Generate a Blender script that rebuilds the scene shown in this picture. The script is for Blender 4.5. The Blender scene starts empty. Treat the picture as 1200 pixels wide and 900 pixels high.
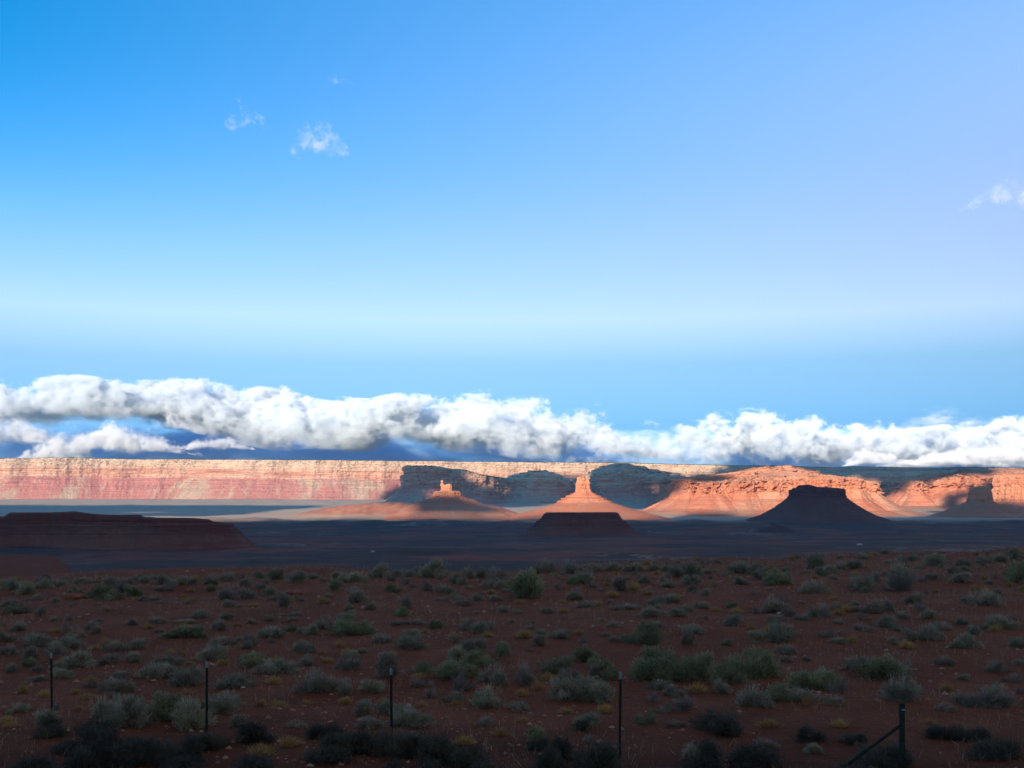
import bpy, math, random
import numpy as np
from mathutils import Vector

random.seed(7)
RNG = np.random.default_rng(11)
SC = bpy.context.scene
COL = SC.collection
R = math.radians

# ------------------------------------------------------------------ measures
F = 1300.0          # focal length in pixels of a 1200 px wide frame
HY = 592.0          # row of the eye-level horizon in that frame
CZ = 3.6            # eye height above the near ground


def zat(py, y):
    return CZ + (HY - py) / F * y


def xat(px, y):
    return (px - 600.0) / F * y


# ------------------------------------------------------------------ noise
_P = np.random.default_rng(3).permutation(256)
_P = np.concatenate([_P, _P, _P])
_G = np.random.default_rng(5).normal(size=(256, 3))
_G /= np.linalg.norm(_G, axis=1)[:, None]


def perlin(x, y, z=0.0):
    x, y, z = np.broadcast_arrays(np.asarray(x, float), np.asarray(y, float), np.asarray(z, float))
    xi, yi, zi = np.floor(x).astype(int), np.floor(y).astype(int), np.floor(z).astype(int)
    xf, yf, zf = x - xi, y - yi, z - zi
    xi &= 255
    yi &= 255
    zi &= 255
    fade = lambda t: t * t * t * (t * (t * 6 - 15) + 10)
    u, v, w = fade(xf), fade(yf), fade(zf)
    out = 0.0
    for dx in (0, 1):
        wx = u if dx else 1 - u
        for dy in (0, 1):
            wy = v if dy else 1 - v
            h2 = _P[_P[xi + dx] + yi + dy]
            for dz in (0, 1):
                wz = w if dz else 1 - w
                g = _G[_P[h2 + zi + dz]]
                out = out + wx * wy * wz * (g[..., 0] * (xf - dx) + g[..., 1] * (yf - dy) + g[..., 2] * (zf - dz))
    return out * 1.5


def fbm(x, y, z=0.0, octaves=4, gain=0.5, lac=2.03):
    a, s, tot = 1.0, 0.0, 0.0
    x, y, z = np.asarray(x, float), np.asarray(y, float), np.asarray(z, float)
    for i in range(octaves):
        s = s + a * perlin(x + 17.3 * i, y - 9.1 * i, z + 5.7 * i)
        tot += a
        a *= gain
        x, y, z = x * lac, y * lac, z * lac
    return s / tot * 1.6


def sstep(a, b, x):
    t = np.clip((np.asarray(x, float) - a) / (b - a), 0, 1)
    return t * t * (3 - 2 * t)


# ------------------------------------------------------------------ object helpers
def link(name, me, mat=None, parent=None):
    o = bpy.data.objects.new(name, me)
    COL.objects.link(o)
    if parent is not None:
        o.parent = parent
    if mat is not None and me is not None and len(me.materials) == 0:
        for m in (mat if isinstance(mat, (list, tuple)) else [mat]):
            me.materials.append(m)
    return o


def tag(o, label=None, cat=None, group=None, kind=None):
    if label:
        o['label'] = label
    if cat:
        o['category'] = cat
    if group:
        o['group'] = group
    if kind:
        o['kind'] = kind
    return o


def mesh_np(name, V, Fq, smooth=False, attrs=None, face_attrs=None):
    """Mesh from vertex array and an (n,3) or (n,4) face array."""
    me = bpy.data.meshes.new(name)
    V = np.ascontiguousarray(V, np.float32)
    Fq = np.ascontiguousarray(Fq, np.int32)
    n, k = Fq.shape
    me.vertices.add(len(V))
    me.vertices.foreach_set('co', V.ravel())
    me.loops.add(n * k)
    me.loops.foreach_set('vertex_index', Fq.ravel())
    me.polygons.add(n)
    me.polygons.foreach_set('loop_start', np.arange(0, n * k, k, dtype=np.int32))
    me.polygons.foreach_set('loop_total', np.full(n, k, np.int32))
    me.polygons.foreach_set('use_smooth', np.full(n, smooth, bool))
    for key, val in (attrs or {}).items():
        a = me.attributes.new(key, 'FLOAT', 'POINT')
        a.data.foreach_set('value', np.ascontiguousarray(val, np.float32).ravel())
    for key, val in (face_attrs or {}).items():
        a = me.attributes.new(key, 'FLOAT', 'FACE')
        a.data.foreach_set('value', np.ascontiguousarray(val, np.float32).ravel())
    me.update(calc_edges=True)
    me.validate()
    return me


def grid_faces(ni, nj, wrap=False, flip=False):
    i = np.arange(ni if wrap else ni - 1)
    j = np.arange(nj - 1)
    I, J = np.meshgrid(i, j, indexing='ij')
    I2 = (I + 1) % ni
    a, b, c, d = I * nj + J, I2 * nj + J, I2 * nj + J + 1, I * nj + J + 1
    q = np.stack([a, b, c, d] if not flip else [a, d, c, b], -1).reshape(-1, 4)
    return q


class MB:
    """Collects boxes and tubes, then links them as one mesh object."""

    def __init__(self):
        self.v, self.f = [], []

    def add(self, vs, fs):
        b = len(self.v)
        self.v += [tuple(p) for p in vs]
        self.f += [tuple(b + i for i in f) for f in fs]

    def box(self, c, s, bev=0.0):
        x, y, z = c
        a, b, h = s[0] / 2, s[1] / 2, s[2] / 2
        t = min(bev, a * .9, b * .9, h * .9)
        if t <= 0:
            vs = [(x + i * a, y + j * b, z + k * h) for k in (-1, 1) for i, j in ((-1, -1), (1, -1), (1, 1), (-1, 1))]
            self.add(vs, [(3, 2, 1, 0), (4, 5, 6, 7), (0, 1, 5, 4), (1, 2, 6, 5), (2, 3, 7, 6), (3, 0, 4, 7)])
            return
        ring = [(-a + t, -b), (a - t, -b), (a, -b + t), (a, b - t), (a - t, b), (-a + t, b), (-a, b - t), (-a, -b + t)]
        sm = [(p[0] * (1 - t / a), p[1] * (1 - t / b)) for p in ring]
        lv = [(sm, -h), (ring, -h + t), (ring, h - t), (sm, h)]
        vs = [(x + p[0], y + p[1], z + q) for r_, q in lv for p in r_]
        fs = [tuple(range(7, -1, -1)), tuple(range(24, 32))]
        for L in range(3):
            for i in range(8):
                j = (i + 1) % 8
                fs.append((L * 8 + i, L * 8 + j, L * 8 + 8 + j, L * 8 + 8 + i))
        self.add(vs, fs)

    def tube(self, pts, rad, n=8):
        pts = [Vector(p) for p in pts]
        rad = rad if isinstance(rad, (list, tuple)) else [rad] * len(pts)
        vs, fs = [], []
        for i, p in enumerate(pts):
            d = (pts[min(i + 1, len(pts) - 1)] - pts[max(i - 1, 0)]).normalized()
            up = Vector((0, 0, 1)) if abs(d.z) < .9 else Vector((1, 0, 0))
            s = d.cross(up).normalized()
            t = s.cross(d)
            for k in range(n):
                a = 2 * math.pi * k / n
                vs.append(p + s * math.cos(a) * rad[i] + t * math.sin(a) * rad[i])
        for i in range(len(pts) - 1):
            for k in range(n):
                m = (k + 1) % n
                fs.append((i * n + k, i * n + m, i * n + n + m, i * n + n + k))
        fs.append(tuple(range(n - 1, -1, -1)))
        fs.append(tuple((len(pts) - 1) * n + k for k in range(n)))
        self.add(vs, fs)

    def prism(self, poly, z0, z1):
        n = len(poly)
        vs = [(p[0], p[1], z0) for p in poly] + [(p[0], p[1], z1) for p in poly]
        fs = [tuple(range(n - 1, -1, -1)), tuple(range(n, 2 * n))]
        for i in range(n):
            j = (i + 1) % n
            fs.append((i, j, n + j, n + i))
        self.add(vs, fs)

    def build(self, name, mat=None, parent=None, smooth=False):
        me = bpy.data.meshes.new(name)
        me.from_pydata(self.v, [], self.f)
        if smooth:
            me.polygons.foreach_set('use_smooth', [True] * len(me.polygons))
        me.update()
        return link(name, me, mat, parent)


# ------------------------------------------------------------------ material helpers
class NT:
    def __init__(self, name, world=False):
        if world:
            self.m = bpy.data.worlds.new(name)
        else:
            self.m = bpy.data.materials.new(name)
        self.m.use_nodes = True
        self.t = self.m.node_tree
        self.t.nodes.clear()

    def n(self, typ, _vals=None, **kw):
        nd = self.t.nodes.new(typ)
        for k, v in kw.items():
            setattr(nd, k, v)
        for k, v in (_vals or {}).items():
            self.set(nd.inputs[k], v)
        return nd

    def set(self, sock, v):
        if isinstance(v, bpy.types.NodeSocket):
            self.t.links.new(v, sock)
        elif isinstance(v, bpy.types.Node):
            self.t.links.new(v.outputs[0], sock)
        else:
            if isinstance(v, (tuple, list)) and len(v) == 3 and sock.type == 'RGBA':
                v = (*v, 1.0)
            sock.default_value = v

    def math(self, op, a, b=0.0, c=None, clamp=False):
        nd = self.n('ShaderNodeMath', operation=op, use_clamp=clamp)
        self.set(nd.inputs[0], a)
        self.set(nd.inputs[1], b)
        if c is not None:
            self.set(nd.inputs[2], c)
        return nd.outputs[0]

    def ss(self, x, a, b, lo=0.0, hi=1.0):
        nd = self.n('ShaderNodeMapRange', interpolation_type='SMOOTHSTEP')
        for i, v in enumerate((x, a, b, lo, hi)):
            self.set(nd.inputs[i], v)
        return nd.outputs[0]

    def mix(self, fac, a, b, mode='MIX'):
        nd = self.n('ShaderNodeMix', data_type='RGBA', blend_type=mode)
        self.set(nd.inputs[0], fac)
        self.set(nd.inputs[6], a)
        self.set(nd.inputs[7], b)
        return nd.outputs[2]

    def noise(self, vec, scale, detail=4.0, rough=0.5, dist=0.0):
        nd = self.n('ShaderNodeTexNoise')
        if vec is not None:
            self.set(nd.inputs['Vector'], vec)
        nd.inputs['Scale'].default_value = scale
        nd.inputs['Detail'].default_value = detail
        nd.inputs['Roughness'].default_value = rough
        nd.inputs['Distortion'].default_value = dist
        return nd.outputs[0]

    def vmul(self, vec, s):
        nd = self.n('ShaderNodeVectorMath', operation='MULTIPLY')
        self.set(nd.inputs[0], vec)
        nd.inputs[1].default_value = s
        return nd.outputs[0]

    def comb(self, x, y, z):
        nd = self.n('ShaderNodeCombineXYZ')
        for i, v in enumerate((x, y, z)):
            self.set(nd.inputs[i], v)
        return nd.outputs[0]

    def attr(self, name):
        return self.n('ShaderNodeAttribute', attribute_name=name).outputs['Fac']

    def ramp(self, fac, stops, interp='LINEAR'):
        nd = self.n('ShaderNodeValToRGB')
        cr = nd.color_ramp
        cr.interpolation = interp
        while len(cr.elements) < len(stops):
            cr.elements.new(0.5)
        for e, (p, c) in zip(cr.elements, stops):
            e.position = p
            e.color = (*c, 1)
        self.set(nd.inputs[0], fac)
        return nd.outputs[0]

    def pos(self):
        return self.n('ShaderNodeNewGeometry').outputs['Position']

    def bsdf(self, col, rough=0.9, spec=0.1, bump=None, bstr=0.3, bdist=1.0, metal=0.0):
        b = self.n('ShaderNodeBsdfPrincipled')
        self.set(b.inputs['Base Color'], col)
        self.set(b.inputs['Roughness'], rough)
        self.set(b.inputs['Specular IOR Level'], spec)
        self.set(b.inputs['Metallic'], metal)
        if bump is not None:
            bp = self.n('ShaderNodeBump')
            bp.inputs['Strength'].default_value = bstr
            bp.inputs['Distance'].default_value = bdist
            self.set(bp.inputs['Height'], bump)
            self.t.links.new(bp.outputs[0], b.inputs['Normal'])
        return b

    def out(self, surf=None, vol=None):
        o = self.n('ShaderNodeOutputWorld' if isinstance(self.m, bpy.types.World) else 'ShaderNodeOutputMaterial')
        if surf is not None:
            self.set(o.inputs['Surface'], surf)
        if vol is not None:
            self.set(o.inputs['Volume'], vol)
        return self.m


def flat_mat(name, col, rough=0.8, var=0.15, scale=8.0, metal=0.0, spec=0.3):
    t = NT(name)
    nz = t.noise(t.n('ShaderNodeTexCoord').outputs['Object'], scale, 5, 0.6)
    k = t.ss(nz, 0.3, 0.7, 1 - var, 1 + var)
    c = t.n('ShaderNodeMix', data_type='RGBA', blend_type='MULTIPLY')
    c.inputs[0].default_value = 1
    c.inputs[6].default_value = (*col, 1)
    t.set(c.inputs[7], t.comb(k, k, k))
    b = t.bsdf(c.outputs[2], rough, spec, metal=metal)
    return t.out(b.outputs[0])
# ------------------------------------------------------------------ ground
_zy = [0, 900, 1600, 2300, 3000, 3800, 4700, 5700, 6900, 7500, 9500, 60000]
_zz = [-62, -72, -74, -81, -84, -78, -61, -31.5, 14, 40, 60, 60]


def tz_valley(x, y):
    z = np.interp(y, _zy, _zz)
    far = sstep(700, 1500, y)
    z = z + far * (7 * fbm(x / 620, y / 620, 1.0, 3) + 2.5 * fbm(x / 140, y / 140, 4.0, 3))
    # low swells where the sunlit strip begins
    band = np.exp(-((y - 4500) / 230.0) ** 2)
    z = z + band * 15 * np.clip(fbm(x / 170, y / 300, 9.0, 3) + 0.1, 0, 1) * sstep(-1300, -800, x)
    # hummocks of red earth out on the flats
    for (px, y0, hw, dw, h) in ((310, 1900, 90, 70, 6), (495, 1750, 90, 60, 6), (150, 1750, 120, 60, 5), (905, 3500, 62, 60, 24),
                               (860, 4150, 150, 80, 8), (720, 1850, 110, 60, 5), (1050, 2900, 200, 80, 6), (30, 2050, 160, 90, 9)):
        r2 = ((x - xat(px, y0)) / hw) ** 2 + ((y - y0) / dw) ** 2
        z = z + h * np.exp(-r2) * (1 + 0.4 * fbm(x / 40, y / 40, 2.0, 3))
    # pale red aprons round the feet of the spires
    gully = 1 - 0.16 * np.abs(fbm(x / 75, y / 240, 3.0, 4))
    for (px, y0, hw, dw, h, p) in ((470, 5000, 560, 300, 66, 1.0), (405, 4900, 420, 230, 30, 1.0), (576, 4950, 230, 200, 52, 1.5), (683, 4930, 330, 300, 26, 1.2),
                                   (300, 4650, 200, 90, 12, 1.3), (252, 4700, 70, 60, 15, 1.0)):
        r = np.sqrt(((x - xat(px, y0)) / hw) ** 2 + ((y - y0) / dw) ** 2)
        z = np.maximum(z, z + h * np.clip(1 - r, 0, 1) ** p * gully)
    return z


def ridge_y(x, y):
    px = 600 + F * x / np.maximum(y, 30)
    py = np.interp(px, [-500, 0, 350, 600, 800, 1000, 1200, 1700], [676, 673, 667, 668, 657, 649, 642, 636])
    return CZ * F / (py - HY)


def tz(x, y):
    x, y = np.asarray(x, float), np.asarray(y, float)
    near = 0.16 * fbm(x / 9, y / 9, 0.5, 3) + 0.035 * fbm(x / 1.3, y / 1.3, 7.0, 3)
    near = near + 0.30 * sstep(25, 60, y) * fbm(x / 16, y / 13, 3.3, 2)
    yr = ridge_y(x, y)
    over = np.maximum(y - yr, 0)
    fg = near - 0.28 * over * over / (over + 14)
    bank = -4.6 + 0.5 * fbm(x / 30, y / 30, 8.8, 2)
    bm = sstep(-0.30, -0.42, x / np.maximum(y, 1)) * sstep(95, 125, y) * sstep(215, 190, y)
    fg = np.where(bm > 0, np.maximum(fg, bank * bm + fg * (1 - bm)), fg)
    v = tz_valley(x, y)
    return np.maximum(fg, v)


def tz1(x, y):
    return float(tz(np.array([x]), np.array([y]))[0])


# ------------------------------------------------------------------ materials of the land
def mat_ground():
    t = NT('desert_ground')
    P = t.pos()
    sep = t.n('ShaderNodeSeparateXYZ', {0: P})
    y = sep.outputs[1]
    far = t.ss(y, 110.0, 700.0)
    # near soil
    n1 = t.noise(P, 0.35, 6, 0.62)
    n2 = t.noise(P, 5.0, 6, 0.7)
    n3 = t.noise(P, 32.0, 4, 0.7)
    soil = t.ramp(n1, [(0.30, (0.125, 0.043, 0.025)), (0.5, (0.185, 0.060, 0.034)), (0.72, (0.24, 0.085, 0.050))])
    soil = t.mix(t.ss(n2, 0.42, 0.74, 0, 0.5), soil, (0.23, 0.105, 0.068))
    soil = t.mix(t.ss(n2, 0.45, 0.28, 0, 0.6), soil, (0.075, 0.030, 0.022))
    soil = t.mix(t.ss(n3, 0.57, 0.68, 0, 0.75), soil, (0.32, 0.19, 0.13))
    soil = t.mix(t.ss(n3, 0.43, 0.33, 0, 0.7), soil, (0.07, 0.026, 0.018))
    vor = t.n('ShaderNodeTexVoronoi', {'Vector': P, 'Scale': 9.0})
    speck = t.math('MULTIPLY', t.ss(vor.outputs['Distance'], 0.16, 0.06), t.ss(t.noise(P, 1.7, 3), 0.5, 0.62))
    soil = t.mix(speck, soil, (0.34, 0.25, 0.20))
    # soil darkened towards the camera: shade put into its colour
    near_shade = t.ss(t.math('ADD', y, t.math('MULTIPLY', t.noise(P, 0.25, 5, 0.6), 9.0)), 24.5, 17.5, 0, 0.75)
    soil = t.mix(near_shade, soil, (0.040, 0.022, 0.017))
    # valley floor: sage flats, bare red earth and pale washes
    q = t.noise(P, 0.0042, 7, 0.62, 0.4)
    q2 = t.noise(P, 0.019, 6, 0.6)
    q3 = t.noise(P, 0.0016, 4, 0.55)
    veg = t.ramp(q2, [(0.3, (0.044, 0.034, 0.034)), (0.55, (0.062, 0.044, 0.042)), (0.75, (0.092, 0.052, 0.045))])
    red = t.ramp(q2, [(0.3, (0.12, 0.042, 0.034)), (0.7, (0.20, 0.072, 0.054))])
    pale = t.ramp(q2, [(0.3, (0.33, 0.245, 0.18)), (0.7, (0.46, 0.34, 0.25))])
    val = t.mix(t.ss(q, 0.47, 0.60), veg, red)
    washes = t.math('MULTIPLY', t.ss(t.math('ABSOLUTE', t.math('SUBTRACT', q, 0.485)), 0.022, 0.004), t.ss(q3, 0.50, 0.66, 0, 0.6))
    val = t.mix(washes, val, pale)
    # nearer the cliffs the flats turn to pale grey-tan dust
    up = t.ss(y, 4300.0, 5000.0)
    dust = t.ramp(t.noise(t.vmul(P, (0.35, 1, 1)), 0.012, 6, 0.6), [(0.3, (0.48, 0.35, 0.24)), (0.55, (0.60, 0.43, 0.30)), (0.75, (0.60, 0.33, 0.22))])
    dust = t.mix(t.ss(y, 5500.0, 6600.0, 0, 0.85), dust, t.ramp(q2, [(0.35, (0.40, 0.325, 0.24)), (0.6, (0.50, 0.39, 0.29)), (0.75, (0.60, 0.42, 0.31))]))
    z = sep.outputs[2]
    redd = t.ramp(t.noise(t.vmul(P, (1, 0.3, 3.0)), 0.03, 6, 0.62), [(0.3, (0.44, 0.165, 0.10)), (0.5, (0.54, 0.21, 0.125)), (0.7, (0.60, 0.29, 0.18))])
    apr = t.math('MULTIPLY', t.ss(z, -47.0, -28.0), t.ss(y, 5650.0, 5250.0))
    dust = t.mix(apr, dust, redd)
    val = t.mix(up, val, dust)
    # red banks beyond the crest
    mid = t.ramp(n1, [(0.3, (0.12, 0.042, 0.030)), (0.7, (0.17, 0.06, 0.042))])
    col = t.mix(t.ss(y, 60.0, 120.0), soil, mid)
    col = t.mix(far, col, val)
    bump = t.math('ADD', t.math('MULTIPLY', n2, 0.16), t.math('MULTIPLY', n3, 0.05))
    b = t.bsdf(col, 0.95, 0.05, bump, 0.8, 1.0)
    return t.out(b.outputs[0])


def mat_rock(name, talus, cliff, ledge, top, veg=0.5, band=0.085, tan=(0.50, 0.37, 0.25)):
    """Layered sandstone: 'zn' runs 0..1 over the talus, 1..2 over the cliff, 2..3 over the ledges, 3..4 on top."""
    t = NT(name)
    P = t.pos()
    zn, s = t.attr('zn'), t.attr('s')
    warp = t.noise(P, 0.006, 3)
    sep = t.n('ShaderNodeSeparateXYZ', {0: P})
    zb = t.math('ADD', sep.outputs[2], t.math('MULTIPLY', warp, 16.0))
    lay = t.noise(t.comb(t.math('MULTIPLY', s, 0.0015), 3.1, t.math('MULTIPLY', zb, band)), 1.0, 5, 0.72)
    lay2 = t.noise(t.comb(t.math('MULTIPLY', s, 0.004), 9.1, t.math('MULTIPLY', zb, band * 3.6)), 1.0, 3, 0.6)
    pat = t.noise(P, 0.03, 6, 0.65)
    gul = t.noise(t.comb(t.math('MULTIPLY', t.math('ADD', s, t.math('MULTIPLY', warp, 90.0)), 0.030), t.math('MULTIPLY', zn, 1.1), 0.0), 1.0, 6, 0.68)
    mx = lambda c, k: tuple(min(v * k, 0.9) for v in c)
    ct = t.ramp(lay, [(0.30, mx(talus, 0.72)), (0.46, talus), (0.58, mx(talus, 1.15)), (0.72, mx(talus, 0.85))])
    ct = t.mix(t.ss(gul, 0.53, 0.66, 0, 0.85), ct, tan)
    big = t.noise(t.comb(t.math('MULTIPLY', s, 0.0032), t.math('MULTIPLY', zn, 0.55), 5.5), 1.0, 4, 0.6)
    ct = t.mix(t.math('MULTIPLY', t.ss(big, 0.50, 0.60), t.ss(pat, 0.35, 0.6, 0.45, 0.95)), ct, tan)
    ct = t.mix(t.ss(pat, 0.55, 0.75, 0, 0.4), ct, mx(talus, 1.35))
    ct = t.mix(t.ss(lay2, 0.60, 0.68, 0, 0.5), ct, mx(talus, 0.55))
    cc = t.ramp(lay, [(0.28, mx(cliff, 0.55)), (0.40, cliff), (0.47, mx(ledge, 0.9)), (0.52, mx(cliff, 1.12)), (0.58, mx(cliff, 0.66)), (0.64, mx(cliff, 1.05)), (0.74, mx(ledge, 0.95))])
    cc = t.mix(t.ss(lay2, 0.56, 0.62, 0, 0.45), cc, mx(cliff, 0.45))
    cl = t.ramp(lay2, [(0.30, mx(cliff, 0.62)), (0.38, mx(ledge, 0.95)), (0.44, mx(cliff, 1.0)), (0.48, ledge), (0.56, mx(ledge, 1.15)), (0.60, mx(ledge, 0.50)), (0.64, mx(ledge, 1.05)), (0.76, mx(cliff, 0.9))])
    stain = t.noise(t.comb(t.math('MULTIPLY', s, 0.10), 0.0, t.math('MULTIPLY', sep.outputs[2], 0.012)), 1.0, 4, 0.6)
    cc = t.mix(t.ss(stain, 0.56, 0.70, 0, 0.45), cc, mx(cliff, 0.45))
    zj = t.math('ADD', zn, t.math('MULTIPLY', t.math('SUBTRACT', pat, 0.5), 0.5))
    col = t.mix(t.ss(zj, 0.92, 1.06), ct, cc)
    col = t.mix(t.ss(zj, 1.75, 2.15), col, cl)
    col = t.mix(t.ss(zn, 2.985, 3.02), col, top)
    dots = t.noise(P, 0.085, 2, 0.5)
    dmask = t.math('MULTIPLY', t.ss(dots, 0.60, 0.66), t.ss(t.noise(P, 0.008, 3), 0.36, 0.60, 0, veg))
    dmask = t.math('MULTIPLY', dmask, t.ss(t.math('ABSOLUTE', t.math('SUBTRACT', zn, 1.5)), 0.25, 0.55))
    col = t.mix(dmask, col, (0.075, 0.085, 0.05))
    bump = t.math('ADD', t.math('MULTIPLY', lay2, 2.0), t.math('MULTIPLY', t.noise(P, 0.16, 5, 0.7), 5.0))
    b = t.bsdf(col, 0.95, 0.05, bump, 0.7, 1.0)
    return t.out(b.outputs[0])


M = {}
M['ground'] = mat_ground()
M['mesa'] = mat_rock('mesa_rock', (0.47, 0.185, 0.145), (0.56, 0.265, 0.175), (0.66, 0.50, 0.345), (0.06, 0.075, 0.04), 0.75)
M['red'] = mat_rock('red_sandstone', (0.60, 0.21, 0.115), (0.66, 0.265, 0.145), (0.68, 0.32, 0.185), (0.50, 0.27, 0.17), 0.45, 0.11, (0.58, 0.31, 0.19))
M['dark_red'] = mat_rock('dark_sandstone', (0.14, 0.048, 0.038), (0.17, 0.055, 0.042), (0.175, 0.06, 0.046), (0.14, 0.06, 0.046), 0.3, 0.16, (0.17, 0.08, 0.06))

# ------------------------------------------------------------------ ground sheet
u = np.concatenate([np.linspace(-3.2, -0.62, 60)[:-1], np.linspace(-0.62, 0.62, 620), np.linspace(0.62, 3.2, 60)[1:]])
yb = -np.geomspace(4, 7000, 40)[::-1]
yn = np.linspace(-3, 9, 40)
yf = [9.0]
while yf[-1] < 10500:
    r_ = 1.0085 if yf[-1] < 7800 else 1.03
    yf.append(yf[-1] * r_)
yf = np.array(yf + [13000, 20000])
ys = np.concatenate([yb[:-1], yn[:-1], yf])
U, Y = np.meshgrid(u, ys, indexing='ij')
X = U * (12 + np.abs(Y))
Z = tz(X, Y)
Z = np.where(Y < 4, np.where(Y < -20, np.minimum(Z, 1.5), Z), Z)
gv = np.stack([X, Y, Z], -1).reshape(-1, 3)
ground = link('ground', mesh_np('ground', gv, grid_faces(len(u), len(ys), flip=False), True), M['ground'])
tag(ground, 'red desert ground with sage flats running out to the cliffs', 'ground', kind='structure')


# ------------------------------------------------------------------ rock formations
def resample(P, ds, closed):
    P = np.asarray(P, float)
    if closed:
        P = np.vstack([P, P[:1]])
    L = np.concatenate([[0], np.cumsum(np.linalg.norm(np.diff(P, axis=0), axis=1))])
    n = max(24, int(L[-1] / ds))
    s = np.linspace(0, L[-1], n, endpoint=not closed)
    return np.stack([np.interp(s, L, P[:, 0]), np.interp(s, L, P[:, 1])], 1), s


def smooth_path(P, k, closed):
    if k < 2:
        return P
    ker = np.hanning(2 * k + 3)[1:-1]
    ker /= ker.sum()
    m = 'wrap' if closed else 'edge'
    return np.stack([np.convolve(np.pad(P[:, i], len(ker) // 2, mode=m if closed else 'reflect', **({} if closed else {'reflect_type': 'odd'})), ker, 'valid') for i in (0, 1)], 1)


def normals(P, closed, k):
    Q = smooth_path(P, k, closed)
    T = np.roll(Q, -1, 0) - np.roll(Q, 1, 0) if closed else np.gradient(Q, axis=0)
    T /= np.linalg.norm(T, axis=1)[:, None] + 1e-9
    return np.stack([T[:, 1], -T[:, 0]], 1)          # right of travel = outward for the paths used here


def terrace(n, a=0.8):
    """Stair-like (d, z) fractions: risers then treads."""
    q = []
    for i in range(n):
        q += [((i + 0.10) / n, (i + a) / n), ((i + 0.9) / n, (i + a + (1 - a) * 0.6) / n)]
    return [(0, 0)] + q + [(1, 1)]


def sweep(name, path, prof, mat, closed=True, ds=4.0, sm=20, nsm=30, lo=(0, 100), flute=(0, 20), strata=(0, 8), gully=(0, 40), seed=0.0,
          rough=0.0, cap=None, parent=None, toprough=0.0, blocky=(0, 30), pock=(0, 30)):
    """Rock mass swept round a rim line.  prof: (outward d, z, zn, rows) from the foot up; d and z may be functions of the rim points."""
    P, s = resample(path, ds, closed)
    P = smooth_path(P, sm, closed)
    N = normals(P, closed, nsm)
    ev = lambda q: q(P, s) if callable(q) else np.full(len(P), float(q))
    D, Zc, ZN = [], [], []
    for i, row in enumerate(prof):
        d1, z1, n1, rows = ev(row[0]), ev(row[1]), row[2], row[3]
        if i == 0:
            D.append(d1); Zc.append(z1); ZN.append(np.full(len(P), float(n1)))
        else:
            for k in range(1, rows + 1):
                f = k / rows
                D.append(pd + (d1 - pd) * f); Zc.append(pz + (z1 - pz) * f); ZN.append(np.full(len(P), pn + (n1 - pn) * f))
        pd, pz, pn = d1, z1, n1
    return _finish(name, P, s, N, np.array(D).T, np.array(Zc).T, np.array(ZN).T, mat, closed, lo, flute, strata, gully, seed, rough, cap, parent, toprough, blocky, pock)


def mixf(q0, q1, f):
    g = lambda q, P, s: q(P, s) if callable(q) else q
    return lambda P, s: (1 - f) * g(q0, P, s) + f * g(q1, P, s) + 0 * s


def stair(d0, z0, d1, z1, n0, n1, steps, rows=2, seed=1):
    """Ledges: risers then treads from (d0, z0) to (d1, z1)."""
    rr = random.Random(seed)
    cuts = sorted([0] + [min(1, max(0, (k + rr.uniform(-.3, .3)) / steps)) for k in range(1, steps)] + [1])
    out = []
    for k in range(steps):
        f0, f1 = cuts[k], cuts[k + 1]
        for fd, fz in ((0.12, 0.8), (1.0, 1.0)):
            out.append((mixf(d0, d1, f0 + (f1 - f0) * fd), mixf(z0, z1, f0 + (f1 - f0) * fz), n0 + (n1 - n0) * (f0 + (f1 - f0) * fz), rows))
    return out


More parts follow.
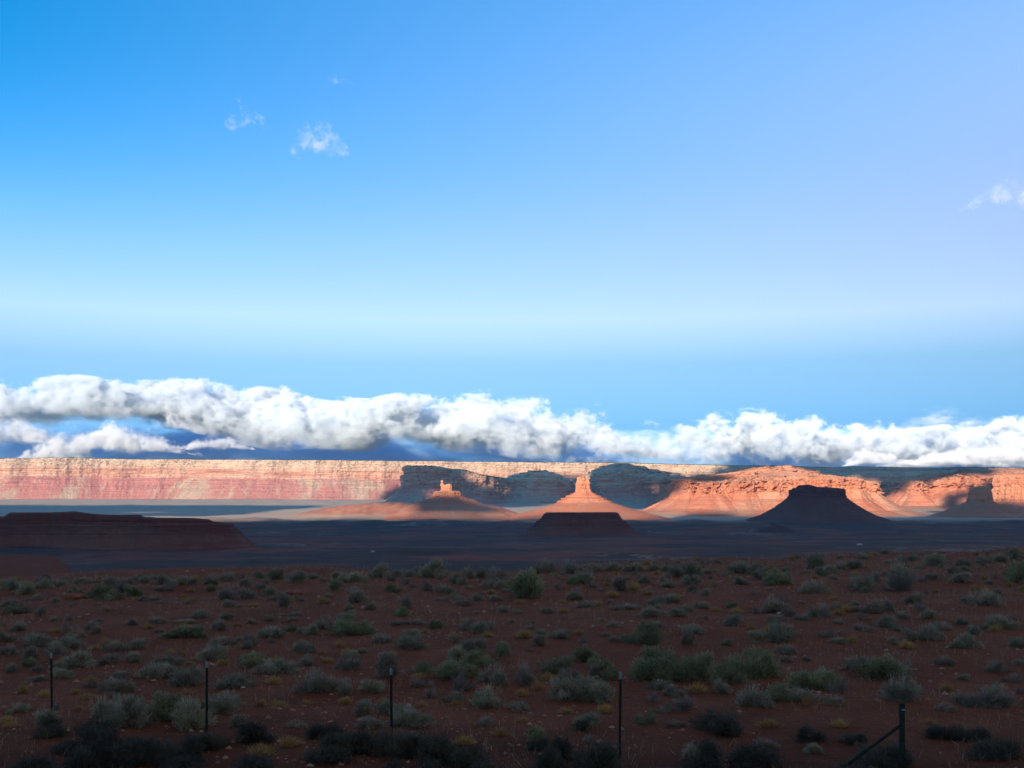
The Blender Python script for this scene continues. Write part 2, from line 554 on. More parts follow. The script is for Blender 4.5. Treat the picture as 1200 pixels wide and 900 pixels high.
def _finish(name, P, s, N, D, Z, ZN, mat, closed, lo, flute, strata, gully, seed, rough, cap, parent, toprough, blocky=(0, 30), pock=(0, 30)):
    ni, nj = D.shape
    S = np.repeat(s[:, None], nj, 1)
    px, py = np.repeat(P[:, :1], nj, 1), np.repeat(P[:, 1:], nj, 1)
    if closed:                                        # noise along a closed rim is taken from position, so it meets itself
        a, b = px, py
    else:
        a, b = px, py
    wl = 0.35 + 0.65 * sstep(0.2, 1.0, ZN)
    wc = sstep(0.85, 1.05, ZN) * (1 - 0.45 * sstep(1.9, 2.2, ZN)) * (1 - sstep(3.0, 3.05, ZN))
    d = D.copy()
    if lo[0]:
        d = d + lo[0] * fbm(a / lo[1], b / lo[1], seed, 4) * wl * (1 - sstep(3.2, 3.8, ZN))
    if flute[0]:
        fl = fbm(a / flute[1], b / flute[1], Z / (flute[1] * 9) + seed, 5, 0.55)
        fl2 = -np.abs(fbm(a / (flute[1] * 2.4), b / (flute[1] * 2.4), Z / (flute[1] * 14) - seed, 3)) * 1.6 + 0.4
        d = d + flute[0] * (fl + fl2) * wc
    if blocky[0]:
        bn = fbm(a / blocky[1], b / blocky[1], Z / (blocky[1] * 0.9) + seed * 3, 3, 0.6)
        d = d + blocky[0] * (np.floor(bn * 5) / 5 * 1.3) * sstep(0.9, 1.1, ZN) * (1 - sstep(3.0, 3.05, ZN))
    if pock[0]:
        pk = fbm(a / pock[1], b / pock[1], Z / (pock[1] * 0.55) + seed * 5, 2)
        d = d - pock[0] * sstep(0.28, 0.42, pk) * sstep(1.0, 1.1, ZN) * (1 - sstep(2.85, 2.95, ZN))
    if strata[0]:
        st = fbm(Z / strata[1], seed + 0 * Z, a / 900, 4, 0.6)
        blk = fbm(a / 30, b / 30, Z / strata[1] * 0.7 + seed, 3)
        d = d + strata[0] * (st + 0.5 * blk) * sstep(0.1, 0.5, ZN) * (1 - sstep(3.0, 3.05, ZN))
    tt = np.clip(ZN, 0, 1)
    if gully[0]:
        g = np.abs(fbm(a / gully[1], b / gully[1], seed * 1.7 + ZN * 0.5, 4))
        d = d - gully[0] * (g - 0.25) * np.sin(np.pi * np.clip(tt, 0, 1)) ** 0.7 * (ZN < 1.0)
    if rough:
        d = d + rough * fbm(a / 11, b / 11, Z / 9 + seed, 4) * (ZN < 3.02)
    if toprough:
        tn = fbm((px + N[:, :1] * d) / 26, (py + N[:, 1:] * d) / 26, seed, 4)
        if toprough >= 3:                             # broken into blocks and little towers
            tn = 0.4 * tn + np.floor(fbm((px + N[:, :1] * d) / 40, (py + N[:, 1:] * d) / 40, seed + 2, 2) * 4) / 4 * 1.5
        Z = Z + toprough * tn * sstep(1.8, 2.4, ZN)
    if closed:
        x = px + N[:, :1] * d
        y = py + N[:, 1:] * d
    else:                                             # far in from an open rim, follow a much smoother line so that the ledges never fold
        Pb = smooth_path(P, min(160, ni // 4), False)
        Nb = normals(P, False, min(200, ni // 4))
        f = sstep(-5, -160, D)
        x = (px + N[:, :1] * d) * (1 - f) + (Pb[:, :1] + Nb[:, :1] * d) * f
        y = (py + N[:, 1:] * d) * (1 - f) + (Pb[:, 1:] + Nb[:, 1:] * d) * f
    V = np.stack([x, y, Z], -1)
    zn = ZN
    if cap is not None and closed:                    # close the top with shrinking rings
        c = V[:, -1, :2].mean(0)
        rings, zr = [], []
        for f in (0.93, 0.8, 0.6, 0.35, 0.1):
            q = np.empty((ni, 3))
            q[:, :2] = c + (V[:, -1, :2] - c) * f
            q[:, 2] = V[:, -1, 2].mean() * (1 - f) + V[:, -1, 2] * f + cap * (1 - f) + (toprough or 1.0) * fbm(q[:, 0] / 22, q[:, 1] / 22, seed, 3) * (1 - f)
            rings.append(q)
            zr.append(np.full(ni, 3.1))
        V = np.concatenate([V, np.stack(rings, 1)], 1)
        zn = np.concatenate([zn, np.stack(zr, 1)], 1)
        S = np.concatenate([S, np.repeat(s[:, None], len(rings), 1)], 1)
    nj = V.shape[1]
    me = mesh_np(name, V.reshape(-1, 3), grid_faces(ni, nj, closed, flip=False), False, {'zn': zn.ravel(), 's': S.ravel()})
    return link(name, me, mat, parent)


def ellipse(cx, cy, rx, ry, p=2.0, n=240, wob=0.0, seed=0.0):
    """Counter-clockwise superellipse, so that 'right of travel' points outward."""
    t_ = np.linspace(0, 2 * np.pi, n, endpoint=False)
    c, s = np.cos(t_), np.sin(t_)
    k = (np.abs(c) ** p + np.abs(s) ** p) ** (-1 / p)
    k = k * (1 + wob * fbm(c * 1.3 + 5, s * 1.3, seed, 3))
    return np.stack([cx + rx * k * c, cy + ry * k * s], 1)
# ------------------------------------------------------------------ the long mesa on the skyline
def outline(pts):
    a = np.array(pts, float)
    return lambda P, s: CZ + (HY - np.interp(600 + F * P[:, 0] / P[:, 1], a[:, 0], a[:, 1])) / F * P[:, 1]


def off(q, dz):
    return lambda P, s: (q(P, s) if callable(q) else q) + dz


def foot(d, sink=12):
    """Ground height where the foot of the talus meets the flats, a little below the surface."""
    def f(P, s):
        return tz_valley(P[:, 0], P[:, 1] - d) - sink
    return f


rimM = outline([(-900, 536), (-300, 538), (0, 537.5), (75, 536.2), (150, 538), (300, 538.6), (450, 539.6), (600, 541.3), (740, 542.6), (850, 545.5), (900, 546),
                (975, 547.5), (1000, 546.8), (1050, 547.4), (1100, 548.6), (1150, 547.2), (1200, 549), (1500, 550)])
mesa_path = [(-9000, 7800), (-6500, 8100), (-5000, 7950), (-4300, 8050), (-3600, 7900), (-3250, 7960), (-2900, 8080), (-2480, 8130), (-2330, 8150), (-2280, 8010),
             (-1900, 7960), (-1350, 7990), (-900, 8060), (-300, 8150), (200, 8200), (900, 8200), (1500, 8100), (2000, 7900), (2600, 7700), (3100, 7600), (3700, 7500), (5200, 7500), (8500, 7700)]
pm = [(330, foot(330), -0.05, 1), (265, foot(265, -4), 0.0, 2), (190, off(rimM, -228), 0.3, 10), (75, off(rimM, -140), 0.95, 22)]
pm += stair(62, off(rimM, -138), 48, off(rimM, -62), 1.0, 2.0, 4, 5, 2)
pm += stair(44, off(rimM, -60), 0, off(rimM, -2), 2.0, 2.97, 8, 3, 5)
pm += [(-12, rimM, 3.1, 2), (-140, off(rimM, 6), 3.2, 3), (-900, off(rimM, 4), 3.6, 3), (-3500, off(rimM, -30), 4, 2), (-9000, off(rimM, -60), 4, 2)]
mesa = sweep('mesa', mesa_path, pm, M['mesa'], closed=False, ds=6.5, sm=8, nsm=70, lo=(75, 420), flute=(4, 60), strata=(10, 13), gully=(20, 90), seed=2.2, rough=3.0, toprough=2.0, blocky=(9, 70))
tag(mesa, 'long flat-topped mesa filling the skyline, cream ledges over red talus', 'mesa', kind='structure')


def promontory(name, label, px0, px1, y, depth, rim, drop_cliff, run, mat, seed, steps=(5, 3), ledge_d=30, ledge_h=50, cap=3, lo=(40, 260), flute=(12, 42), p=2.6, sink=14, ds=5.0):
    cx = (xat(px0, y) + xat(px1, y)) / 2
    rx = (xat(px1, y) - xat(px0, y)) / 2
    rz = rim if callable(rim) else outline(rim)
    base = float(tz_valley(np.array([cx]), np.array([y - run]))[0])
    pr = [(run * 1.25, base - sink, -0.05, 1), (run * 0.98, base + 2, 0.0, 2), (run * 0.52, mixf(base + 4, off(rz, -drop_cliff - ledge_h), 0.45), 0.45, 9),
          (14 + ledge_d, off(rz, -drop_cliff - ledge_h), 0.97, 9)]
    pr += stair(8 + ledge_d, off(rz, -drop_cliff - ledge_h), ledge_d, off(rz, -ledge_h), 1.0, 2.0, steps[0], 5, int(seed * 7) + 1)
    pr += stair(ledge_d, off(rz, -ledge_h), 0, off(rz, -1), 2.0, 2.97, steps[1], 3, int(seed * 5) + 2)
    pr += [(-8, rz, 3.08, 2)]
    o = sweep(name, ellipse(cx, y + depth, rx, depth, p, wob=0.10, seed=seed), pr, mat, True, ds, 4, 26, lo, flute, (8, 12), (26, 62), seed, 2.6, cap, toprough=3.5, blocky=(26, 60), pock=(14, 60))
    return tag(o, label, 'mesa arm')


pA = promontory('mesa_arm', 'shadowed mesa arm with a sheer left edge standing behind the chimney-topped butte', 466, 598, 7000, 420,
                [(400, 546), (466, 546), (500, 545.5), (515, 547), (530, 549), (548, 551), (566, 557), (590, 561), (620, 563)], 118, 175, M['mesa'], 1.3, ledge_h=16, ledge_d=12)
pB = promontory('mesa_arm', 'shadowed rounded mesa arm with two tiny pinnacles on its crest', 606, 655, 7150, 380,
                [(590, 558), (604, 556), (606, 554.5), (615, 553.5), (617, 551.5), (641, 551), (643, 553.5), (655, 554.5), (657, 556.5), (680, 558)], 62, 250, M['mesa'], 4.1, ledge_h=62, ledge_d=110, steps=(4, 5), p=3.4)
pC = promontory('mesa_arm', 'high shadowed mesa arm just right of the tall red spire', 714, 806, 7100, 430,
                [(690, 547), (712, 546), (714, 543.6), (736, 543.2), (742, 545.5), (756, 546.5), (760, 549.5), (775, 551), (780, 554.5), (810, 556)], 92, 230, M['mesa'], 6.6, ledge_h=66, ledge_d=105, steps=(4, 5), p=3.4)
for (px, y, z, h, w) in ((627.0, 7330, 551.0, 40, 9), (631.5, 7340, 551.0, 34, 10)):
    pr = [(w * .7, zat(z, y) - 14, 1.0, 1), (w * .1, zat(z, y) + 2, 1.3, 3), (0, zat(z, y) + h - 3, 2.2, 10), (-w * .35, zat(z, y) + h, 2.8, 2)]
    pin = sweep('rock_pinnacle', ellipse(xat(px, y), y, w, w, 2.2, 80), pr, M['mesa'], True, 1.6, 2, 6, (1.5, 18), (2.0, 9), (1.5, 6), (0, 9), px, 0.8, 1)
    tag(pin, ('left' if px < 630 else 'right') + ' one of two dark pinnacles on the crest of the rounded mesa arm', 'rock pinnacle', 'pinnacles on the mesa arm')

# ------------------------------------------------------------------ sunlit cliff arm right of centre
armz = outline([(780, 562), (797, 561.5), (811, 562), (814, 566), (846, 566), (852, 565), (900, 563), (935, 562), (955, 560), (985, 560), (1012, 562), (1018, 565), (1035, 566.5), (1060, 566)])


def along(x0, z0, x1, z1):
    return lambda P, s: np.interp(P[:, 0], [x0, x1], [z0, z1])


arm_path = [(1010, 7700), (930, 6900), (880, 6200), (838, 5700), (822, 5500), (862, 5430), (905, 5455), (930, 5400), (1010, 5380), (1070, 5425), (1120, 5380), (1200, 5400), (1280, 5360),
            (1345, 5390), (1375, 5490), (1420, 5500), (1440, 5400), (1500, 5370), (1580, 5400), (1650, 5450), (1690, 5420), (1750, 5480), (1790, 5470), (1822, 5540), (1840, 5750), (1900, 6300), (2050, 7000), (2250, 7600)]
# the arm's rim stays near one height, so its far ends do not climb with distance
arm_rim = lambda P, s: np.where(P[:, 1] < 5800, armz(P, s), np.interp(P[:, 0], [800, 1900], [118, 112])) + 0 * s
ap = [(330, foot(330, 14), -0.05, 1), (280, foot(280, 1), 0.0, 2), (150, lambda P, s: np.full(len(P), -22.0), 0.45, 12), (46, lambda P, s: np.full(len(P), 34.0), 0.85, 12), (16, off(arm_rim, -58), 0.98, 4)]
ap += stair(13, off(arm_rim, -57), 4, off(arm_rim, -26), 1.0, 1.5, 2, 6, 3) + stair(3, off(arm_rim, -26), 0, off(arm_rim, -1), 1.5, 2.0, 2, 6, 4)
ap += stair(-6, arm_rim, -170, off(arm_rim, 22), 2.2, 2.97, 6, 3, 6) + [(-420, off(arm_rim, 44), 2.98, 3)]
arm = sweep('red_headland', arm_path, ap, M['red'], closed=False, ds=3.6, sm=3, nsm=22, lo=(22, 120), flute=(12, 30), strata=(5, 9), gully=(26, 46), seed=7.7, rough=3.2, toprough=5.0, blocky=(20, 32), pock=(30, 34))
tag(arm, 'sunlit red cliff with broken pillars and fanned talus, right of the tall spire', 'cliff')


def tower(name, label, cat, cx, y, rx, ry, rim, prof, mat, seed, p=2.6, ds=2.5, lo=(8, 70), flute=(6, 22), strata=(3.5, 7), gully=(12, 30), rough=1.2, cap=2, wob=0.06, nsm=16, toprough=1.0, group=None, blocky=(0, 30), pock=(0, 30)):
    rz = rim if callable(rim) or not isinstance(rim, list) else outline(rim)
    conv = lambda z: off(rz, z[0]) if isinstance(z, tuple) else z
    pr = [(d, (mixf(conv(z[0]), conv(z[1]), z[2]) if isinstance(z, list) else conv(z)), n_, r_) for d, z, n_, r_ in prof]
    o = sweep(name, ellipse(cx, y, rx, ry, p, wob=wob, seed=seed), pr, mat, True, ds, 2, nsm, lo, flute, strata, gully, seed, rough, cap, toprough=toprough, blocky=blocky, pock=pock)
    return tag(o, label, cat, group)


def st(d0, z0, d1, z1, n0, n1, steps, rows, seed):
    """Ledge rows for tower(): heights relative to the rim are one-element tuples."""
    rr = random.Random(seed)
    cuts = sorted([0] + [(k + rr.uniform(-.3, .3)) / steps for k in range(1, steps)] + [1])
    out = []
    for k in range(steps):
        f0, f1 = cuts[k], cuts[k + 1]
        for fd, fz in ((0.12, 0.85), (1.0, 1.0)):
            zz = [z0, z1, f0 + (f1 - f0) * fz]
            out.append((d0 + (d1 - d0) * (f0 + (f1 - f0) * fd), zz, n0 + (n1 - n0) * (f0 + (f1 - f0) * fz), rows))
    return out


# upper ledges that step back above the arm
upper = tower('stepped_ridge', 'stepped red ridge of ledges crowning the sunlit cliff arm', 'ridge', xat(905, 6250), 6250, 120, 260,
              [(840, 552), (872, 549), (900, 547), (925, 545.6), (936, 548), (950, 549)],
              [(430, (-130,), 1.0, 1)] + st(400, (-122,), 250, (-82,), 1.0, 1.8, 4, 4, 2) + st(235, (-80,), 60, (-24,), 1.6, 2.5, 6, 4, 8) + st(50, (-22,), 0, (-1,), 2.2, 2.9, 4, 3, 9) + [(-6, (0,), 2.95, 1)],
              M['red'], 3.9, p=2.3, ds=4, lo=(46, 150), flute=(20, 34), strata=(9, 9), gully=(0, 40), rough=4.5, cap=2, nsm=30, toprough=6, blocky=(30, 30), pock=(26, 30))
upperL = tower('stepped_ridge', 'knobbly red ridge stepping up at the left of the sunlit cliff arm', 'ridge', xat(868, 5800), 5800, 42, 150,
               [(845, 555.5), (853, 555), (860, 554), (868, 553), (900, 552)],
               [(150, (-52,), 1.0, 1)] + st(120, (-46,), 34, (-26,), 1.0, 1.8, 3, 4, 2) + st(26, (-25,), 0, (-1,), 1.8, 2.7, 3, 4, 9) + [(-5, (0,), 2.95, 1)],
               M['red'], 9.3, p=2.8, ds=3, lo=(14, 50), flute=(10, 20), strata=(5, 8), gully=(0, 40), rough=3.5, cap=2, nsm=20, toprough=5, blocky=(12, 20), pock=(12, 20))

# ------------------------------------------------------------------ broken cliffs at the far right
eastz = outline([(1040, 566), (1068, 563.5), (1085, 566), (1100, 563), (1112, 561), (1140, 558), (1155, 560), (1200, 559), (1300, 559)])
east_rim = lambda P, s: np.where(P[:, 1] < 6900, eastz(P, s), 150) + 0 * s
ep = [(330, foot(330, 14), -0.05, 1), (270, foot(270, 1), 0.0, 2), (120, lambda P, s: np.full(len(P), 0.0), 0.5, 12), (30, off(east_rim, -72), 0.95, 14)]
ep += stair(24, off(east_rim, -70), 6, off(east_rim, -30), 1.0, 1.5, 2, 6, 3) + stair(4, off(east_rim, -30), 0, off(east_rim, -1), 1.5, 2.0, 2, 6, 4)
ep += stair(-8, east_rim, -240, off(east_rim, 44), 2.1, 2.97, 8, 3, 6) + [(-560, off(east_rim, 66), 2.98, 3)]
east = sweep('red_headland', [(2750, 8000), (2450, 7300), (2270, 6750), (2245, 6450), (2330, 6330), (2420, 6420), (2460, 6300), (2560, 6220), (2600, 6330), (2700, 6230), (2790, 6180), (2830, 6330),
                               (2960, 6250), (3060, 6150), (3200, 6200), (3500, 6100), (4200, 6300), (6000, 6800)], ep, M['red'], closed=False, ds=4.2, sm=4, nsm=24,
             lo=(40, 130), flute=(18, 34), strata=(5, 9), gully=(46, 60), seed=5.1, rough=3.2, toprough=5.0, blocky=(24, 40), pock=(34, 40))
tag(east, 'row of broken red cliffs with deep clefts at the far right, half in shade', 'cliff')
ZE = zat(556, 5500)
edge = tower('sandstone_bluff', 'sunlit red bluff cut by the right edge of the view, beside the small dark butte', 'bluff', xat(1212, 5500), 5600, 135, 130,
             ZE, [(190, -58, -0.05, 1), (150, -40, 0, 2), (70, -8, 0.5, 8), (16, 24, 0.96, 8)] + st(12, 26, 0, ZE - 14, 1.0, 2.0, 4, 5, 3) + st(0, ZE - 14, -14, ZE, 2, 2.9, 2, 4, 5) + [(-18, ZE + 1, 3.0, 1)],
             M['red'], 8.2, ds=3, lo=(24, 60), flute=(12, 26), gully=(18, 36), rough=2.4, cap=6, blocky=(9, 22))

# ------------------------------------------------------------------ free-standing buttes
# tall red spire
ys_, cx_ = 4930, xat(683.5, 4930)
r1 = outline([(670, 561), (677, 559), (679, 558.2), (685, 558.0), (687, 560.5), (691, 561.5), (696, 562)])
spire = tower('rock_spire', 'tall sunlit red spire on a broad cone of talus in the middle distance', 'rock spire', cx_, ys_, 27, 24, r1,
              [(420, -70, -0.05, 1), (330, -49, 0.0, 2), (200, -18, 0.2, 6), (146, 0, 0.4, 8), (96, 15, 0.6, 8)] + st(92, 17, 54, 37, 0.62, 0.8, 2, 4, 4) + st(48, 40, 16, 56, 0.82, 0.95, 2, 3, 5) + [(7, 63, 0.98, 4)]
              + st(5, 64, 0, (-30,), 1.0, 1.6, 2, 5, 3) + st(1, (-30,), -5, (-3,), 1.6, 2.4, 3, 4, 4) + [(-8, (0,), 2.7, 2)],
              M['red'], 2.7, ds=1.8, blocky=(4, 14), lo=(10, 40), flute=(4, 13), strata=(3, 7), gully=(22, 40), rough=1.6, cap=2, wob=0.1)
# butte with a chimney
y2, c2 = 4950, xat(522.5, 4950)
chim = tower('rock_butte', 'small sunlit butte with a block and chimney on its ledge, left of centre', 'rock butte', xat(524, y2), y2, 58, 55, 66.0,
             [(330, -70, -0.05, 1), (260, -46, 0.0, 2), (150, -14, 0.3, 8), (75, 18, 0.62, 10)] + st(60, 22, 8, 44, 0.66, 0.95, 3, 3, 2) + st(7, 46, 0, 63, 1, 1.8, 3, 4, 4) + [(-4, 66, 2.0, 2)],
             M['red'], 3.3, p=2.3, ds=2.2, lo=(16, 60), flute=(4, 14), strata=(4, 7), gully=(20, 40), rough=1.6, cap=4, wob=0.12)
blk = sweep('summit_block', ellipse(xat(523, y2), y2, 23, 17, 3.4, 160, 0.05, 2.0),
            [(12, 60, 1.0, 1), (4, 70, 1.2, 3)] + [(2, 84, 1.5, 5), (0, off(outline([(510, 568), (520, 567.5), (522, 569), (524, 567.5), (529.5, 566.5), (535, 568)]), -3), 2.0, 6), (-3, outline([(510, 568), (520, 567.5), (522, 569), (524, 567.5), (529.5, 566.5), (535, 568)]), 2.6, 2)],
            M['red'], True, 1.6, 2, 8, (3, 26), (3.0, 11), (2.2, 6), (0, 20), 4.4, 1.0, 1)
blk.parent = chim
chy = sweep('chimney_rock', ellipse(xat(518.3, y2), y2 - 6, 5.6, 6, 2.2, 70, 0.1, 1.0),
            [(5, 88, 1.0, 1), (1.5, 98, 1.4, 4), (-1.2, 103, 1.6, 3), (0.8, 108, 2.0, 3), (-1, 113, 2.4, 3), (-3, 115.5, 2.7, 2)],
            M['red'], True, 1.0, 1, 5, (0.8, 10), (0.9, 5), (0.9, 4), (0, 9), 1.4, 0.5, 0.6)
chy.parent = chim
# dark butte on the right
y3 = 4600
r3 = outline([(925, 574), (931, 572), (936, 568.5), (948, 567.8), (958, 570.5), (972, 571), (985, 572), (992, 574), (1000, 576)])
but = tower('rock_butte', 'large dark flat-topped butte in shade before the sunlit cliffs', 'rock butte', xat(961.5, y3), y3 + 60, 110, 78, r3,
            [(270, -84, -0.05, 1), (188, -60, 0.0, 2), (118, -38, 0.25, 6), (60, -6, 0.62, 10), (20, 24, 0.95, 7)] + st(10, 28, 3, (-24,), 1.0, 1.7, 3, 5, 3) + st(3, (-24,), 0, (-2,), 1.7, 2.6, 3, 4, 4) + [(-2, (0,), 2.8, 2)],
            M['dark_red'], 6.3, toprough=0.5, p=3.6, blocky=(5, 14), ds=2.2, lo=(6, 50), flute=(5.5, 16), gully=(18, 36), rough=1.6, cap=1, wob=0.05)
# small dark butte at the far right
y4 = 5100
r4 = outline([(1135, 571), (1142, 570.4), (1150, 569.5), (1158, 569.8), (1163, 571.5), (1170, 574)])
sb = tower('rock_butte', 'small dim red butte with a square top, in shade at the far right', 'rock butte', xat(1152.5, y4), y4 + 40, 44, 40, r4,
           [(280, -75, -0.05, 1), (200, -53, 0.0, 2), (120, -28, 0.3, 6), (52, 4, 0.7, 8), (14, 18, 0.95, 4)] + st(9, 20, 2, (-22,), 1.0, 1.7, 2, 5, 3) + st(2, (-22,), -3, (-3,), 1.7, 2.6, 2, 4, 4) + [(-7, (0,), 2.8, 2)],
           M['red'], 5.3, p=3.2, ds=2, lo=(7, 40), flute=(4.5, 14), gully=(16, 30), rough=1.4, cap=1, wob=0.05)
# nearest dark butte
y5 = 3150
r5 = outline([(636, 602), (641, 600.4), (660, 600.2), (673, 600.5), (678, 602.2), (684, 600.8), (700, 600.2), (722, 600.2), (727, 602)])
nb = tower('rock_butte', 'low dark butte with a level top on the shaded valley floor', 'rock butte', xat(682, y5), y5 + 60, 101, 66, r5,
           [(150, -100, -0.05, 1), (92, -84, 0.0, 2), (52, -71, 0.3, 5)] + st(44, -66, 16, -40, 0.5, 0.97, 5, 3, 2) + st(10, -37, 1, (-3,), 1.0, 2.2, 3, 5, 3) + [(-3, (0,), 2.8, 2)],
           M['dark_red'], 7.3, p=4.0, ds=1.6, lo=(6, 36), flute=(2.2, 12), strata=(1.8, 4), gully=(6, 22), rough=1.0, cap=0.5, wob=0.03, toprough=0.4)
# long dark mesa at the left
y6 = 2020
r6 = outline([(-400, 602), (-60, 606), (4, 606), (12, 600.6), (60, 600.4), (88, 599.2), (108, 602), (130, 603.4), (165, 603.2), (168, 605.6), (215, 608), (228, 607), (246, 608.6), (252, 612), (262, 616)])
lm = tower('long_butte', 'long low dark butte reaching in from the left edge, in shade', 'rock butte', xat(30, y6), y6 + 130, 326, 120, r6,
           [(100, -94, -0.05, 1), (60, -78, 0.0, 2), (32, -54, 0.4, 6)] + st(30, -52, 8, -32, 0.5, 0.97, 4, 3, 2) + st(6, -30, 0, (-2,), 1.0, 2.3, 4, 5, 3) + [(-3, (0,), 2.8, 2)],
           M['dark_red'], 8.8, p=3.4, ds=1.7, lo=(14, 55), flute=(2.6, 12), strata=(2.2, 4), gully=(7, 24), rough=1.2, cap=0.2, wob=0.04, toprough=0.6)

# pinyon and juniper dotted along rims and ledges: far too many and too small to tell apart
def woodland():
    ico_v = np.array([(0, 0, 1), (.8, 0, .2), (.25, .76, .2), (-.65, .47, .2), (-.65, -.47, .2), (.25, -.76, .2), (0, 0, -.5)])
    ico_f = np.array([(0, 1, 2), (0, 2, 3), (0, 3, 4), (0, 4, 5), (0, 5, 1), (6, 2, 1), (6, 3, 2), (6, 4, 3), (6, 5, 4), (6, 1, 5)])
    pts = []
    for o, n in ((mesa, 16000), (pA, 700), (pB, 700), (pC, 900), (arm, 700), (upper, 260), (east, 1100)):
        me = o.data
        v = np.empty(len(me.vertices) * 3, np.float32)
        me.vertices.foreach_get('co', v)
        v = v.reshape(-1, 3)
        zn = np.empty(len(v), np.float32)
        me.attributes['zn'].data.foreach_get('value', zn)
        ok = np.where(((zn > 2.05) & (zn < 3.3)) | ((zn > 0.1) & (zn < 0.98)))[0]
        w = np.where(zn[ok] > 3.0, 5.0, np.where(zn[ok] > 2, 1.0, 0.28))
        w = w * np.clip(0.55 + 1.6 * fbm(v[ok, 0] / 160, v[ok, 1] / 160, v[ok, 2] / 30, 3), 0.02, 2)
        pick = RNG.choice(ok, n, p=w / w.sum())
        pts.append(v[pick] + RNG.normal(0, 1.5, (n, 3)) * (1, 1, 0.1))
    p = np.concatenate(pts)
    n = len(p)
    sc = RNG.uniform(1.6, 3.6, n)[:, None, None] * np.array([1, 1, 0.95])
    V = p[:, None, :] + ico_v[None] * sc * RNG.uniform(0.75, 1.25, (n, 7, 3))
    Fc = ico_f[None] + (np.arange(n) * 7)[:, None, None]
    o = link('woodland', mesh_np('woodland', V.reshape(-1, 3), Fc.reshape(-1, 3)), flat_mat('juniper_green', (0.055, 0.07, 0.035), 0.9, 0.35, 0.02, spec=0.05))
    return tag(o, 'tiny dark junipers dotted over the mesa rim and ledges', 'woodland', kind='stuff')


woodland()
# ------------------------------------------------------------------ light, sky, camera
SUN_EL, SUN_AZ = 15.0, 24.0            # degrees above the horizon; light travels this far right of straight ahead
LDIR = Vector((math.sin(R(SUN_AZ)) * math.cos(R(SUN_EL)), math.cos(R(SUN_AZ)) * math.cos(R(SUN_EL)), -math.sin(R(SUN_EL))))
sd = bpy.data.lights.new('sun', 'SUN')
sd.energy = 3.0
sd.angle = R(0.55)
sd.color = (1.0, 0.86, 0.70)
so = bpy.data.objects.new('sun', sd)
COL.objects.link(so)
so.rotation_euler = LDIR.to_track_quat('-Z', 'Y').to_euler()
so.location = (-800, -1500, 900)

w = NT('World', world=True)
SC.world = w.m
sky = w.n('ShaderNodeTexSky')
sky.sky_type = 'NISHITA'
sky.sun_disc = False
sky.sun_elevation = R(SUN_EL)
sky.sun_rotation = math.atan2(-LDIR.x, -LDIR.y)
sky.altitude = 1400
sky.air_density = 0.6
sky.dust_density = 0.1
sky.ozone_density = 3.0
tc = w.n('ShaderNodeTexCoord')
sp = w.n('ShaderNodeSeparateXYZ', {0: tc.outputs['Generated']})
SKY_TINT = [(0.0, (.06, .17, .32)), (.05, (.17, .30, .39)), (.085, (.36, .45, .44)), (.125, (.60, .60, .50)), (.165, (1.25, .92, .66)), (.23, (1.08, .97, .82)), (.292, (.85, 1.0, .98)), (.42, (.6, 1.08, 1.1))]
tint = w.ramp(w.math('MULTIPLY', sp.outputs[2], 2.0), [(p * 2, tuple(c / 1.2 for c in col)) for p, col in SKY_TINT])
side = w.math('MULTIPLY', w.math('MULTIPLY', sp.outputs[0], 2.3), w.ss(sp.outputs[2], 0.12, 0.40))
col = w.mix(1.0, sky.outputs[0], tint, 'MULTIPLY')
col = w.mix(1.0, col, w.comb(w.math('ADD', side, 1.0), w.math('ADD', w.math('MULTIPLY', side, 0.15), 1.0), 1.0), 'MULTIPLY')
even = w.math('SUBTRACT', 1.0, w.math('MULTIPLY', w.math('MULTIPLY', sp.outputs[0], 0.5), w.ss(sp.outputs[2], 0.40, 0.20)))
col = w.mix(1.0, col, w.comb(even, even, even), 'MULTIPLY')
bg = w.n('ShaderNodeBackground')
w.set(bg.inputs['Color'], col)
bg.inputs['Strength'].default_value = 0.15
w.out(bg.outputs[0])

cd = bpy.data.cameras.new('camera')
cd.sensor_width = 36.0
cd.lens = 36.0 * F / 1200.0
cd.shift_y = (HY - 450.0) / 1200.0
cd.clip_start = 0.1
cd.clip_end = 120000
cam = bpy.data.objects.new('camera', cd)
COL.objects.link(cam)
cam.location = (0, 0, CZ)
cam.rotation_euler = (R(90), 0, 0)
SC.camera = cam

SC.view_settings.view_transform = 'Standard'
SC.view_settings.look = 'None'
SC.view_settings.exposure = 1.26
SC.view_settings.gamma = 1.0
SC.render.engine = 'CYCLES'
cy = SC.cycles
cy.use_denoising = True
try:
    cy.denoiser = 'OPENIMAGEDENOISE'
except Exception:
    pass
cy.max_bounces = 10
cy.diffuse_bounces = 3
cy.glossy_bounces = 2
cy.transparent_max_bounces = 8
cy.volume_bounces = 8
